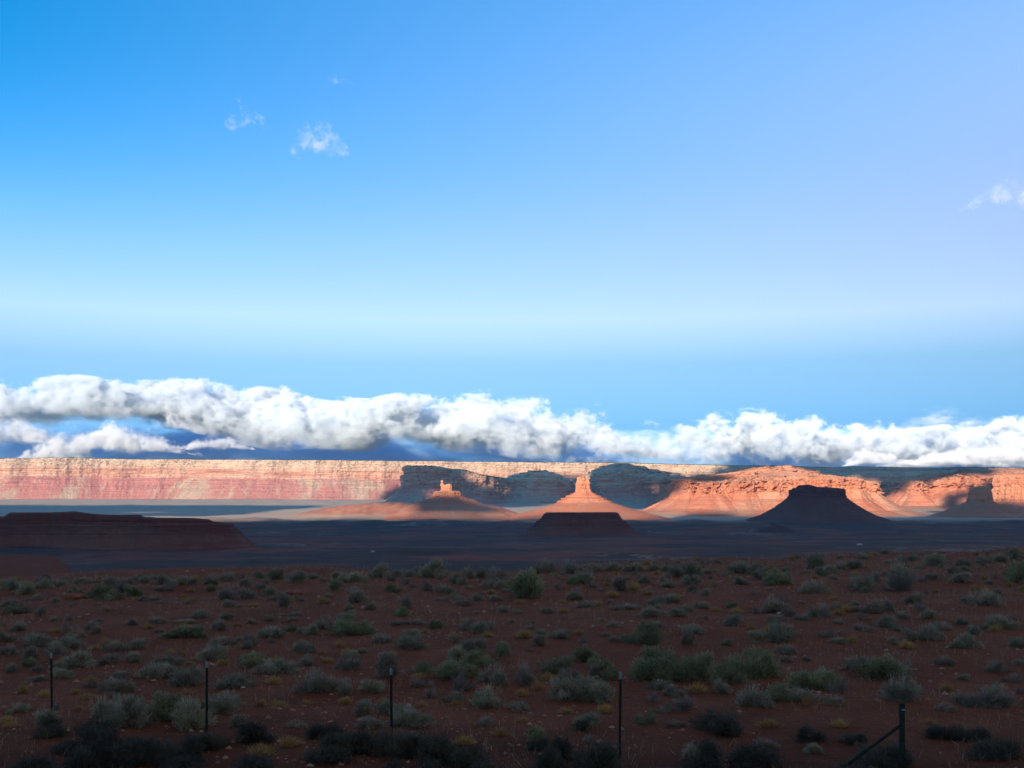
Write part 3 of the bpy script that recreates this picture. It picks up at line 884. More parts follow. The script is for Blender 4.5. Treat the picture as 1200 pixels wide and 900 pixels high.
# ------------------------------------------------------------------ clouds
def mat_cloud(name, top, base, yc, hd, dens, scale, seed, cover=1.0, flat=1.0, rate=0.05, col=(0.995, 0.995, 0.995), aniso=0.0, detail=7.0, rough=0.62, stretch=(1, 1, 1), lowfade=0.0, edge=(0.30, 0.85), wide=1.6, amp=4.6, fine=1.5, thin=0.0):
    """Billowing density between two height curves (world x -> z) and a depth range (world y)."""
    t = NT(name)
    P = t.pos()
    sep = t.n('ShaderNodeSeparateXYZ', {0: P})
    x, y, z = sep.outputs

    def curve(pts):
        pts = sorted(pts)
        xs = [p[0] for p in pts]
        zs = [p[1] for p in pts]
        x0, x1, z0, z1 = xs[0], xs[-1], min(zs) - 1, max(zs) + 1
        nd = t.n('ShaderNodeFloatCurve')
        cm = nd.mapping.curves[0]
        for i, p in enumerate(pts):
            q = ((p[0] - x0) / (x1 - x0), (p[1] - z0) / (z1 - z0))
            if i < 2:
                cm.points[i].location = q
            else:
                cm.points.new(*q)
        cm.points[0].location = (0, (zs[0] - z0) / (z1 - z0))
        nd.mapping.update()
        xn = t.math('DIVIDE', t.math('SUBTRACT', x, x0), x1 - x0, clamp=True)
        t.set(nd.inputs['Value'], xn)
        return t.math('ADD', t.math('MULTIPLY', nd.outputs[0], z1 - z0), z0)
    zt, zb = curve(top), curve(base)
    h = t.math('DIVIDE', t.math('SUBTRACT', z, zb), t.math('MAXIMUM', t.math('SUBTRACT', zt, zb), 20.0))
    up = t.math('SUBTRACT', 1.0, h)
    lowf = t.math('MULTIPLY', h, 3.0 * flat)
    d = t.math('DIVIDE', t.math('SUBTRACT', y, yc), hd)
    dep = t.math('SUBTRACT', 1.0, t.math('MULTIPLY', d, d))
    f = t.math('MINIMUM', t.math('MINIMUM', t.math('MULTIPLY', up, 1.15), lowf), dep)
    off_ = t.n('ShaderNodeVectorMath', operation='ADD')
    t.set(off_.inputs[0], t.vmul(P, stretch))
    off_.inputs[1].default_value = (seed * 913.0, seed * 377.0, seed * 611.0)
    n = t.noise(off_.outputs[0], scale, detail, rough)
    n2 = t.noise(off_.outputs[0], scale * 0.22, 2.0, 0.5)
    n3 = t.noise(off_.outputs[0], scale * 4.2, 4.0, 0.62)
    s = t.math('ADD', t.math('MULTIPLY', t.math('SUBTRACT', n, 0.5), amp), t.math('MULTIPLY', t.math('SUBTRACT', n2, 0.5), wide))
    s = t.math('ADD', s, t.math('MULTIPLY', t.math('SUBTRACT', n3, 0.5), fine))
    s = t.math('ADD', t.math('ADD', s, t.math('MULTIPLY', t.math('MINIMUM', f, 0.6), 1.15)), cover - 1.0)
    if thin:                                                  # more broken towards the right
        s = t.math('SUBTRACT', s, t.ss(x, 500.0, 5200.0, 0.0, thin))
    den = t.math('MULTIPLY', t.ss(s, *edge), dens)
    den = t.math('MULTIPLY', den, t.ss(f, 0.0, 0.08))
    if lowfade:
        den = t.math('MULTIPLY', den, t.ss(h, 0.0, lowfade, 0.15, 1.0))
    v = t.n('ShaderNodeVolumePrincipled')
    v.inputs['Color'].default_value = (*col, 1)
    v.inputs['Anisotropy'].default_value = aniso
    t.set(v.inputs['Density'], den)
    m = t.out(None, v.outputs[0])
    m.cycles.volume_step_rate = rate
    return m


def cloud(name, label, cat, top, base, yc, hd, dens, scale, seed, kind=None, group=None, nx=120, **kw):
    """A cloud: a closed lumpy shell that follows its outline, filled with scattering vapour.  top and base are world (x, z)."""
    xs = np.linspace(top[0][0], top[-1][0], nx)
    a, b = np.array(top), np.array(base)
    zt = np.interp(xs, a[:, 0], a[:, 1])
    zb = np.interp(xs, b[:, 0], b[:, 1])
    k = 20
    V = np.zeros((nx, k, 3))
    th = np.linspace(0, 2 * np.pi, k, endpoint=False)
    endf = np.clip(np.minimum(np.arange(nx), np.arange(nx)[::-1]) / (nx * 0.04), 0.02, 1) ** 0.5
    cz, hz = (zt + zb) / 2, np.maximum((zt - zb) / 2, 12)
    for j, q in enumerate(th):
        c, s_ = math.cos(q), math.sin(q)
        e = (abs(c) ** 4 + abs(s_) ** 4) ** (-0.25)
        V[:, j, 0] = xs
        V[:, j, 1] = yc + hd * c * e * endf
        V[:, j, 2] = cz + (hz * 1.02) * s_ * e * endf
    Vf = V.reshape(-1, 3)
    Fq = grid_faces(nx, k + 1)
    Fq = np.where(Fq % (k + 1) == k, Fq - k, Fq)
    Fq = Fq // (k + 1) * k + Fq % (k + 1)
    Vf = np.vstack([Vf, [[xs[0], yc, cz[0]]], [[xs[-1], yc, cz[-1]]]])
    n0, n1 = len(Vf) - 2, len(Vf) - 1
    Fq = Fq[:, ::-1]
    caps = [(n0, j, (j + 1) % k) for j in range(k)] + [(n1, (nx - 1) * k + (j + 1) % k, (nx - 1) * k + j) for j in range(k)]
    me = bpy.data.meshes.new(name)
    me.from_pydata([tuple(p) for p in Vf], [], [tuple(int(i) for i in f) for f in Fq] + caps)
    me.update()
    o = link(name, me, mat_cloud(name, list(zip(xs[::max(1, nx // 30)], zt[::max(1, nx // 30)])), list(zip(xs[::max(1, nx // 30)], zb[::max(1, nx // 30)])), yc, hd, dens, scale, seed, **kw))
    return tag(o, label, cat, group, kind)


YC = 14000


def cpts(pts, y=YC):
    return [(xat(a, y), max(zat(b, y), 440.0)) for a, b in pts]


TOPS = [(-330, 449), (-150, 446), (0, 447), (60, 444), (110, 441), (150, 446), (200, 445), (235, 440), (270, 446), (330, 451), (390, 458), (415, 468), (440, 469), (480, 460), (530, 462), (570, 456),
        (620, 459), (660, 462), (720, 471), (770, 480), (805, 491), (830, 481), (870, 476), (920, 482), (960, 487), (1010, 489), (1030, 498), (1060, 503), (1100, 495), (1150, 487), (1200, 481), (1500, 477)]
BASES = [(-330, 520), (0, 512), (100, 500), (180, 506), (250, 520), (300, 534), (400, 538), (480, 530), (560, 540), (640, 552), (700, 562), (800, 562), (900, 562), (1000, 566), (1200, 566), (1500, 566)]
VAPOUR = (0.925, 0.972, 1.0)
bank = cloud('cloud_bank', 'long rolling bank of white cumulus lying over the mesa', 'cloud bank', cpts([(a_, b_ + 2) for a_, b_ in TOPS]), cpts([(a_, b_ - 7) for a_, b_ in BASES]),
             YC, 950, 0.020, 1 / 500.0, 1.0, kind='stuff', cover=0.76, thin=0.06, stretch=(0.8, 1, 1.05), edge=(0.25, 0.78), lowfade=0.85, aniso=-0.3, rate=0.05, rough=0.66, flat=0.62, wide=2.2, detail=9.0, col=VAPOUR)
veil = cloud('low_cloud', 'broken low clouds and vapour tinted shade-blue between the mesa rim and the white bank', 'low cloud',
             cpts([(-330, 474), (300, 484), (420, 488), (700, 500), (1500, 506)], 15800), cpts([(-330, 566), (300, 566), (700, 566), (1500, 566)], 15800),
             15800, 600, 0.0042, 1 / 520.0, 5.0, kind='stuff', cover=0.98, edge=(0.0, 1.0), lowfade=0.1, aniso=-0.3, rate=0.08, stretch=(0.4, 1, 1.6), flat=1.0, rough=0.64, col=(0.50, 0.78, 1.0))  # the blue of shade is put into this scatter colour


def puff(label, px0, px1, pyt, pyb, y, dens, scale, seed, **kw):
    w_ = px1 - px0
    px0, px1, w_ = px0 - w_ * .2, px1 + w_ * .2, w_ * 1.4
    pyt, pyb = pyt - (pyb - pyt) * .35, pyb + (pyb - pyt) * .25
    tops = [(px0, pyb - 2), (px0 + w_ * .18, pyt + (pyb - pyt) * .3), (px0 + w_ * .4, pyt), (px0 + w_ * .7, pyt + (pyb - pyt) * .25), (px1, pyb - 2)]
    bots = [(px0, pyb), (px0 + w_ * .5, pyb + 1), (px1, pyb)]
    return cloud('small_cloud', label, 'cloud', cpts(tops, y), cpts(bots, y), y, (px1 - px0) / F * y * 0.4, dens, scale, seed, nx=40, **kw)


LOWC = dict(cover=0.62, edge=(0.2, 0.8), aniso=-0.3, rate=0.12, flat=0.9, rough=0.66, wide=1.8, lowfade=0.4)
puff('small white cumulus tuft low at the left, touching the mesa rim', 34, 98, 518, 538, 12500, 0.016, 1 / 180.0, 2.0, **LOWC)
puff('puffy white low cloud at the left, drawn out to the right under the bank', 88, 205, 500, 527, 12600, 0.012, 1 / 230.0, 3.0, **LOWC)
puff('pale low cloud cut by the left edge of the view under the bank', -60, 56, 488, 516, 12600, 0.009, 1 / 240.0, 4.0, **LOWC)
puff('small bright low cloud scrap left of centre under the bank', 225, 285, 511, 524, 12600, 0.012, 1 / 160.0, 6.0, **LOWC)
puff('white cloud shred lit between the dark vapour at left', 186, 218, 484, 500, 12600, 0.012, 1 / 150.0, 7.0, **LOWC)
puff('bright white low puff resting on the mesa rim at the right', 1000, 1058, 528, 556, 12500, 0.014, 1 / 170.0, 8.0, **LOWC)
puff('long low white cloud along the mesa rim at the far right', 1075, 1290, 530, 560, 12500, 0.012, 1 / 230.0, 9.0, **LOWC)
HIGH = dict(cover=0.52, edge=(0.2, 1.7), aniso=-0.3, rate=0.12, flat=1.2, rough=0.68, wide=1.2)
puff('small white wisp, the left of the two high clouds in clear blue sky', 272, 310, 121, 144, 9000, 0.013, 1 / 120.0, 11.0, **HIGH)
puff('torn white wisp, the right of the two high clouds in clear blue sky', 349, 402, 141, 173, 9000, 0.009, 1 / 120.0, 12.0, **HIGH)
puff('tiny faint wisp, highest of the clouds in the blue sky', 384, 410, 84, 97, 9000, 0.009, 1 / 80.0, 13.0, **HIGH)
puff('faint wisp high at the right edge of the blue sky', 1150, 1230, 206, 234, 9000, 0.006, 1 / 130.0, 14.0, **HIGH)
puff('thin grey cloud streak hanging above the right end of the white bank', 1066, 1168, 480, 500, 12600, 0.005, 1 / 200.0, 15.0, **{**HIGH, 'stretch': (0.5, 1, 1.3)})
# ------------------------------------------------------------------ unseen cloud deck behind the view, shaped so its shadow falls where wanted
# lit stretches of ground between the cloud shadows: northing of the row, then the eastings where shade and light swap (light first)
LIT_ROWS = [
    (9730, 2485), (9590, 2345), (9450, 2275), (9310, 2205), (9170, 2065), (9030, 1995), (8890, 1855),
    (8750, 525, 805, 1575), (8610, -455, -385, 525, 875, 1505, 3885, 4025), (8470, -525, -35, 1225, 1295, 1645, 3815, 3955),
    (8330, -665, 35, 805, 1295, 1855, 2345, 2695, 3745, 3955), (8190, -735, 35, 875, 1225, 1785, 2415, 2765),
    (8050, -805, 35, 805, 1225, 1855, 2275, 2835), (7910, -875, 1295, 1855), (7770, -735, 1785, 1855, 3255, 3465),
    (7630, -735, -45, 115, 3255, 3465), (7490, -735, -10, 90, 3185, 3465), (7350, -805, 1005, 1075, 3185, 3395), (7210, -805, -440, -320, 3115, 3325),
    (7070, -805, 455, 595, 3045, 3325), (6930, -735, 315, 525, 2625, 3255), (6790, -735, 175, 455, 1295, 1855, 2415, 3115),
    (6650, -665, -245, -175, 175, 455, 1295, 1925, 2135, 2835), (6510, -3325, -1155, -595, 105, 455, 1295, 2695),
    (6370, -3815, -1155, -525, 35, 455, 1295, 2485), (6230, -4235, -1155, 455, 1225, 2415, 2520, 2980),
    (6090, -4515, -1155, 525, 1295, 2390, 2500, 2980), (5950, -4935, -1225, 735, 1225, 2330, 2480, 2940),
    (5810, -5005, -1295, 805, 945, 2275, 2460, 2900), (5670, -5145, -1995, -1925, -1295, 2135, 2450, 2860), (5530, -5635, -2065, -1785, -1365, 2065, 2470, 2800),
    (5390, -6055, -1365, 2065), (5250, -6055, -1435, 1995), (5110, -5985, -1505, -525, -385, 1365, 1505, 1925),
    (4970, -5915, -1855, -455, -175, 735, 945, 1155, 1575, 1785), (4830, -5915, -1995, -455, -105, 665),
    (4690, -99000, -2065, -455, -175, 595), (4550, -99000, -2065, 595), (4410, -99000, -2135, -945, 35, 455),
    (4270, -99000, -2205, -1155), (4130, -99000, -2205, -1505), (3990, -99000, -1995, -1925)]
DECK_H = 1900.0


def shade_cloud_deck():
    cot = 1 / math.tan(R(SUN_EL))
    ox, oy = DECK_H * cot * math.sin(R(SUN_AZ)), DECK_H * cot * math.cos(R(SUN_AZ))
    cs = 70.0
    gx = np.arange(-11500.0, 12000.0, cs)
    gy = np.arange(-3500.0, 9800.0, cs)
    cx_, cy_ = (gx[:-1] + gx[1:]) / 2, (gy[:-1] + gy[1:]) / 2
    rows = sorted(LIT_ROWS)
    fld = np.array([(np.searchsorted(np.array(r_[1:], float), cx_) % 2) * 2.0 - 1 for r_ in rows])      # +1 shade, -1 light
    fld = np.vstack([np.ones((1, len(cx_))), fld])
    yr_ = np.array([3850.0] + [r_[0] for r_ in rows])
    k_ = np.clip(np.searchsorted(yr_, cy_) - 1, 0, len(yr_) - 2)
    f_ = np.clip((cy_ - yr_[k_]) / (yr_[k_ + 1] - yr_[k_]), 0, 1)[:, None]
    m = (fld[k_] * (1 - f_) + fld[k_ + 1] * f_) > 0
    ny, nx = m.shape
    GX, GY = np.meshgrid(gx, gy)
    GX = GX + 24 * fbm(GX / 260, GY / 260, 1.0, 3)
    GY = GY + 24 * fbm(GX / 260, GY / 260, 7.0, 3)
    lump = fbm(GX / 900, GY / 900, 3.0, 5)
    zt = DECK_H + 14 + 8 * lump
    zb = DECK_H - 8 - 10 * np.abs(fbm(GX / 500, GY / 500, 5.0, 4))
    V = np.concatenate([np.stack([GX - ox, GY - oy, zt], -1).reshape(-1, 3), np.stack([GX - ox, GY - oy, zb], -1).reshape(-1, 3)])
    n = (nx + 1) * (ny + 1)
    I, J = np.where(m)
    a = I * (nx + 1) + J
    top = np.stack([a, a + 1, a + nx + 2, a + nx + 1], 1)
    fs = [top, top[:, ::-1] + n]
    mp = np.pad(m, 1)
    for di, dj, e0, e1 in ((-1, 0, 0, 1), (1, 0, 2, 3), (0, 1, 1, 2), (0, -1, 3, 0)):
        k = ~mp[1 + di:ny + 1 + di, 1 + dj:nx + 1 + dj] & m
        I, J = np.where(k)
        a = I * (nx + 1) + J
        c = [a, a + 1, a + nx + 2, a + nx + 1]
        fs.append(np.stack([c[e1], c[e0], c[e0] + n, c[e1] + n], 1))
    t = NT('shade_deck_sheet')                                          # thin translucent sheet, passes diffuse sun as added warm fill below
    mx_ = t.n('ShaderNodeMixShader')
    mx_.inputs[0].default_value = 0.60
    df, tr = t.n('ShaderNodeBsdfDiffuse'), t.n('ShaderNodeBsdfTranslucent')
    df.inputs['Color'].default_value = (0.72, 0.73, 0.75, 1)
    tr.inputs['Color'].default_value = (0.96, 0.91, 0.84, 1)
    t.set(mx_.inputs[1], df)
    t.set(mx_.inputs[2], tr)
    o = link('shade_cloud_deck', mesh_np('shade_cloud_deck', V, np.concatenate(fs), True), t.out(mx_.outputs[0]))
    return tag(o, 'unseen cloud deck shaped to shade the valley', 'cloud deck', kind='stuff')


shade_cloud_deck()


def haze():
    mb = MB()
    mb.box((0, 6400, 125), (150000, 30000, 560))
    t = NT('air')
    v = t.n('ShaderNodeVolumePrincipled')
    v.inputs['Color'].default_value = (0.55, 0.75, 1.0, 1)
    v.inputs['Density'].default_value = 2.3e-5
    o = mb.build('haze', t.out(None, v.outputs[0]))
    tag(o, 'thin blue air over the whole valley', 'haze', kind='stuff')


haze()
# ------------------------------------------------------------------ plants of the foreground
def on_ground(px, py):
    """Nearest point of the ground seen at a pixel of the 1200 x 900 frame."""
    y = np.geomspace(8, 420, 2400)
    x = xat(px, y)
    gap = zat(py, y) - tz(x, y)
    i = np.argmax(gap < 0) if (gap < 0).any() else int(np.argmin(np.abs(gap[:1900])))
    return float(x[i]), float(y[i])


def leaf_mat(name, col, tip, trans=0.38, var=0.35):
    t = NT(name)
    k = t.attr('tint')
    rnd = t.n('ShaderNodeObjectInfo').outputs['Random']
    c = t.mix(k, col, tip)
    v = t.math('ADD', t.math('MULTIPLY', rnd, var), 1.0 - var / 2)
    c = t.mix(1.0, c, t.comb(v, v, t.math('ADD', t.math('MULTIPLY', v, 0.7), 0.3)), 'MULTIPLY')
    d = t.n('ShaderNodeBsdfDiffuse')
    r = t.n('ShaderNodeBsdfTranslucent')
    m = t.n('ShaderNodeMixShader')
    m.inputs[0].default_value = trans
    t.set(d.inputs[0], c)
    t.set(r.inputs[0], c)
    t.set(m.inputs[1], d)
    t.set(m.inputs[2], r)
    return t.out(m.outputs[0])


PM = {'sage': leaf_mat('sage_leaf', (0.21, 0.19, 0.13), (0.40, 0.375, 0.275)),
      'dark': leaf_mat('dusky_leaf', (0.19, 0.16, 0.12), (0.38, 0.335, 0.26)),
      'green': leaf_mat('green_leaf', (0.17, 0.175, 0.10), (0.35, 0.35, 0.21)),
      'grass': leaf_mat('dry_grass_blade', (0.30, 0.175, 0.07), (0.50, 0.33, 0.14)),
      'twig': leaf_mat('dead_twig', (0.16, 0.135, 0.12), (0.34, 0.30, 0.26), 0.1),
      'shade_tint_shrub': leaf_mat('shade_tint_leaf', (0.065, 0.062, 0.052), (0.14, 0.135, 0.11)),  # darkened leaf colours that carry the shade of the near edge
      'stem': flat_mat('shrub_stem', (0.11, 0.085, 0.065), 0.95, 0.3, 20)}


def blades(base, direc, length, width, tintv, rng):
    """Thin tapering blades: two triangles each, from arrays of base points and unit directions."""
    n = len(base)
    side = np.cross(direc, rng.normal(size=(n, 3)))
    side /= np.linalg.norm(side, axis=1)[:, None] + 1e-9
    L, W = length[:, None], width[:, None]
    mid = base + direc * L * 0.45
    V = np.stack([base, mid + side * W, base + direc * L, mid - side * W], 1)
    Fq = np.arange(n * 4).reshape(n, 4)
    return V.reshape(-1, 3), Fq, np.clip(tintv, 0, 1)


def unit(v):
    return v / (np.linalg.norm(v, axis=1)[:, None] + 1e-9)


def shrub_meshes(kind, seed):
    """Unit shrub: about 1 wide; returns (foliage mesh, stem mesh)."""
    rng = np.random.default_rng(seed)
    h = {'sage': 0.52, 'dark': 0.42, 'green': 0.56, 'shade_tint_shrub': 0.5, 'grass': 0.5, 'twig': 0.75}[kind] * rng.uniform(0.9, 1.12)
    bases, dirs, ln, wd, tn = [], [], [], [], []
    stems = []
    if kind == 'grass':
        n = 420
        az, el = rng.uniform(0, 2 * np.pi, n), np.arccos(rng.uniform(0.25, 1, n) ** 0.7)
        d = np.stack([np.sin(el) * np.cos(az), np.sin(el) * np.sin(az), np.cos(el)], 1)
        b = np.stack([rng.normal(0, .12, n), rng.normal(0, .12, n), np.zeros(n)], 1)
        bases.append(b); dirs.append(d); ln.append(rng.uniform(.25, .55, n)); wd.append(rng.uniform(.006, .013, n)); tn.append(rng.uniform(0, 1, n))
        stems.append(((0, 0, -.03), (0, 0, .10), .10, .02))
    else:
        nb = {'sage': 56, 'dark': 44, 'shade_tint_shrub': 50, 'green': 56, 'twig': 34}[kind]
        gap = rng.uniform(0, 2 * np.pi)
        heads = [(rng.normal(0, .17), rng.normal(0, .17), rng.uniform(.45, 1.05), rng.uniform(.45, .8)) for _ in range(rng.integers(2, 6))]   # several stools grown together
        for k in range(nb):
            az = rng.uniform(0, 2 * np.pi)
            if kind != 'green' and math.cos(az - gap) > 0.8 and rng.random() < .6:
                continue
            sz = rng.uniform(0.02, 1) ** (0.75)
            rr = math.sqrt(max(0, 1 - sz * sz))
            reach = rng.uniform(.68, 1.06) * (1 + .40 * float(perlin(math.cos(az) * 1.6 + seed, math.sin(az) * 1.6, sz * 2)))
            hx, hy, hh, hw = heads[k % len(heads)]
            tip = np.array([.5 * rr * math.cos(az) * hw, .5 * rr * math.sin(az) * hw, h * sz * hh]) * reach + (hx, hy, 0)
            root = np.array([hx * .8 + rng.normal(0, .04), hy * .8 + rng.normal(0, .04), 0])
            stems.append((tuple(root - (0, 0, .03)), tuple(root + (tip - root) * .8), .014, .004))
            tint = rng.uniform(0.0, 0.75)
            bd = (tip - root) / np.linalg.norm(tip - root)
            if kind == 'twig':
                n = 46
                f = rng.uniform(.25, 1.05, n)
                b = root + (tip - root) * f[:, None] + rng.normal(0, .03, (n, 3))
                d = unit(bd + rng.normal(0, .45, (n, 3)) + (0, 0, .25))
                bases.append(b); dirs.append(d); ln.append(rng.uniform(.08, .24, n)); wd.append(rng.uniform(.003, .007, n)); tn.append(tint + rng.normal(0, .15, n))
            else:
                n = {'sage': 90, 'dark': 90, 'shade_tint_shrub': 110, 'green': 110}[kind]
                f = 1 - np.abs(rng.normal(0, .22, n))
                spread = {'sage': .055, 'dark': .06, 'shade_tint_shrub': .065, 'green': .065}[kind]
                b = root + (tip - root) * f[:, None] + rng.normal(0, spread, (n, 3)) * (1, 1, .8)
                d = unit(bd * .9 + rng.normal(0, .55, (n, 3)) + (0, 0, .45))
                bases.append(b); dirs.append(d)
                ln.append(rng.uniform(.05, .11, n) * (1.25 if kind == 'sage' else 1)); wd.append(rng.uniform(.006, .012, n) * (1.3 if kind == 'green' else 1))
                tn.append(tint + .25 * (f - .7) + rng.normal(0, .12, n))
        if kind in ('sage', 'dark'):                        # a few bare flower stalks
            n = 46
            az = rng.uniform(0, 2 * np.pi, n)
            r0 = rng.uniform(0, .38, n)
            b = np.stack([r0 * np.cos(az), r0 * np.sin(az), h * np.sqrt(np.clip(1 - (r0 / .5) ** 2, 0, 1)) * .8], 1)
            d = unit(np.stack([np.cos(az) * .35, np.sin(az) * .35, np.ones(n)], 1) + rng.normal(0, .15, (n, 3)))
            bases.append(b); dirs.append(d); ln.append(rng.uniform(.12, .26, n)); wd.append(np.full(n, .0035)); tn.append(np.full(n, 1.0))
    b = np.concatenate(bases)
    b[:, 2] = np.maximum(b[:, 2], 0.01)
    V, Fq, tt = blades(b, np.concatenate(dirs), np.concatenate(ln), np.concatenate(wd), np.concatenate(tn), rng)
    V[:, 2] = np.maximum(V[:, 2], -.02)
    fol = mesh_np(kind + '_foliage', V, Fq, False, None, {'tint': tt})
    fol.materials.append(PM[kind])
    mb = MB()
    for p0, p1, r0, r1 in stems:
        m_ = tuple((p0[i] + p1[i]) / 2 + (0.02 if i < 2 else 0.0) * math.sin(seed + 9 * p1[0]) for i in range(3))
        mb.tube([p0, m_, p1], [r0, (r0 + r1) / 2, r1], 5)
    so_ = mb.build('woody_stems', PM['stem'])
    sm_ = so_.data
    bpy.data.objects.remove(so_)
    return fol, sm_


NAMES = {'sage': ('sagebrush', 'grey-green sagebrush', 'shrub'), 'dark': ('blackbrush', 'dusky low shrub', 'shrub'), 'green': ('rabbitbrush', 'fresh green shrub', 'shrub'),
         'shade_tint_shrub': ('shade_tint_shrub', 'shade-darkened dense shrub', 'shrub'),
         'grass': ('bunchgrass', 'yellow grass tuft', 'grass tuft'), 'twig': ('dead_shrub', 'bare twiggy grey shrub', 'dead shrub')}
PROTO = {k: [shrub_meshes(k, 100 * i + j) for j in range(n)] for i, (k, n) in enumerate((('sage', 8), ('dark', 7), ('green', 6), ('shade_tint_shrub', 4), ('grass', 4), ('twig', 4)))}

# (column, row of the foot, width in px, height in px, kind) in the 1200 x 900 frame
SPOTS = []


def add(x0, y0, sc, items):
    for it in items:
        SPOTS.append((x0 + it[0] / sc, y0 + it[1] / sc, it[2] / sc, it[3] / sc, it[4]))


S_, D_, G_, Y_, T_ = 'sage', 'dark', 'green', 'grass', 'twig'
add(0, 640, 3, [(30, 152, 75, 45, S_), (90, 170, 72, 40, S_), (150, 148, 65, 32, S_), (200, 140, 60, 24, S_), (258, 176, 56, 30, G_), (350, 188, 112, 50, G_), (424, 164, 64, 32, D_), (470, 178, 66, 42, G_), (290, 134, 84, 24, D_),
                (375, 138, 70, 26, S_), (430, 132, 50, 22, S_), (500, 132, 60, 24, S_), (560, 136, 74, 34, S_), (600, 146, 60, 28, D_), (640, 140, 80, 34, S_), (675, 132, 50, 24, S_), (740, 136, 66, 40, S_), (792, 124, 60, 32, D_), (860, 142, 64, 38, S_), (898, 112, 54, 26, S_),
                (970, 118, 62, 36, S_), (1040, 130, 74, 40, S_), (1100, 116, 40, 24, S_), (1165, 155, 52, 38, G_), (1180, 118, 44, 28, S_), (810, 190, 112, 52, D_), (735, 158, 40, 20, G_), (918, 150, 36, 20, D_), (995, 214, 72, 40, D_), (975, 186, 36, 24, G_), (55, 238, 72, 32, G_), (25, 216, 64, 30, D_), (138, 248, 46, 28, D_),
                (240, 262, 36, 34, T_), (320, 292, 58, 28, D_), (346, 268, 40, 16, D_), (50, 300, 68, 34, D_), (705, 252, 72, 26, D_), (640, 274, 90, 16, D_), (540, 192, 60, 20, D_), (630, 322, 132, 46, G_), (760, 300, 64, 46, D_), (940, 328, 104, 46, D_), (1014, 302, 44, 24, G_), (1060, 306, 50, 20, D_),
                (1140, 298, 84, 44, D_), (1188, 308, 50, 44, G_), (942, 264, 44, 20, G_), (1030, 262, 50, 14, D_), (115, 352, 102, 48, S_), (240, 362, 112, 44, S_), (330, 366, 56, 22, Y_), (400, 372, 84, 42, D_), (474, 366, 80, 40, D_), (875, 352, 76, 36, D_), (1065, 378, 100, 46, S_), (750, 404, 124, 54, D_), (760, 356, 90, 34, D_),
                (30, 382, 70, 36, D_), (100, 402, 80, 40, D_), (270, 428, 134, 58, S_), (390, 416, 90, 40, D_), (456, 412, 70, 44, D_), (560, 424, 116, 44, S_), (596, 378, 40, 20, Y_), (640, 380, 36, 18, Y_), (660, 420, 50, 20, Y_), (780, 420, 60, 28, Y_), (890, 428, 102, 46, G_), (1085, 418, 76, 34, D_), (1130, 380, 40, 20, Y_), (960, 400, 36, 20, Y_),
                (970, 452, 156, 46, S_), (1100, 464, 84, 40, S_), (1150, 410, 60, 20, Y_), (400, 514, 112, 56, D_), (410, 466, 70, 28, D_), (540, 472, 150, 60, D_), (670, 492, 114, 62, S_), (836, 502, 136, 62, S_), (1080, 524, 136, 70, D_), (1170, 510, 80, 50, D_), (130, 478, 84, 22, S_), (150, 532, 58, 34, Y_), (74, 520, 56, 38, Y_),
                (320, 498, 60, 44, T_), (650, 522, 60, 22, Y_), (912, 566, 44, 34, Y_), (1070, 560, 50, 26, Y_), (965, 556, 30, 20, Y_), (45, 588, 90, 36, S_), (135, 622, 84, 40, S_), (345, 612, 150, 90, S_), (430, 640, 180, 100, S_), (560, 616, 180, 90, G_), (640, 640, 170, 90, S_), (340, 668, 130, 70, G_), (800, 558, 126, 46, D_), (720, 570, 60, 36, G_),
                (160, 680, 140, 60, D_), (700, 720, 150, 70, S_), (880, 700, 170, 72, S_), (1040, 640, 60, 28, D_), (470, 730, 180, 70, S_), (240, 740, 200, 60, D_), (830, 640, 100, 40, D_), (1100, 680, 110, 56, D_), (1010, 710, 110, 44, Y_), (30, 640, 70, 24, Y_), (260, 520, 40, 24, Y_), (210, 420, 50, 24, Y_), (1170, 700, 90, 44, D_)])
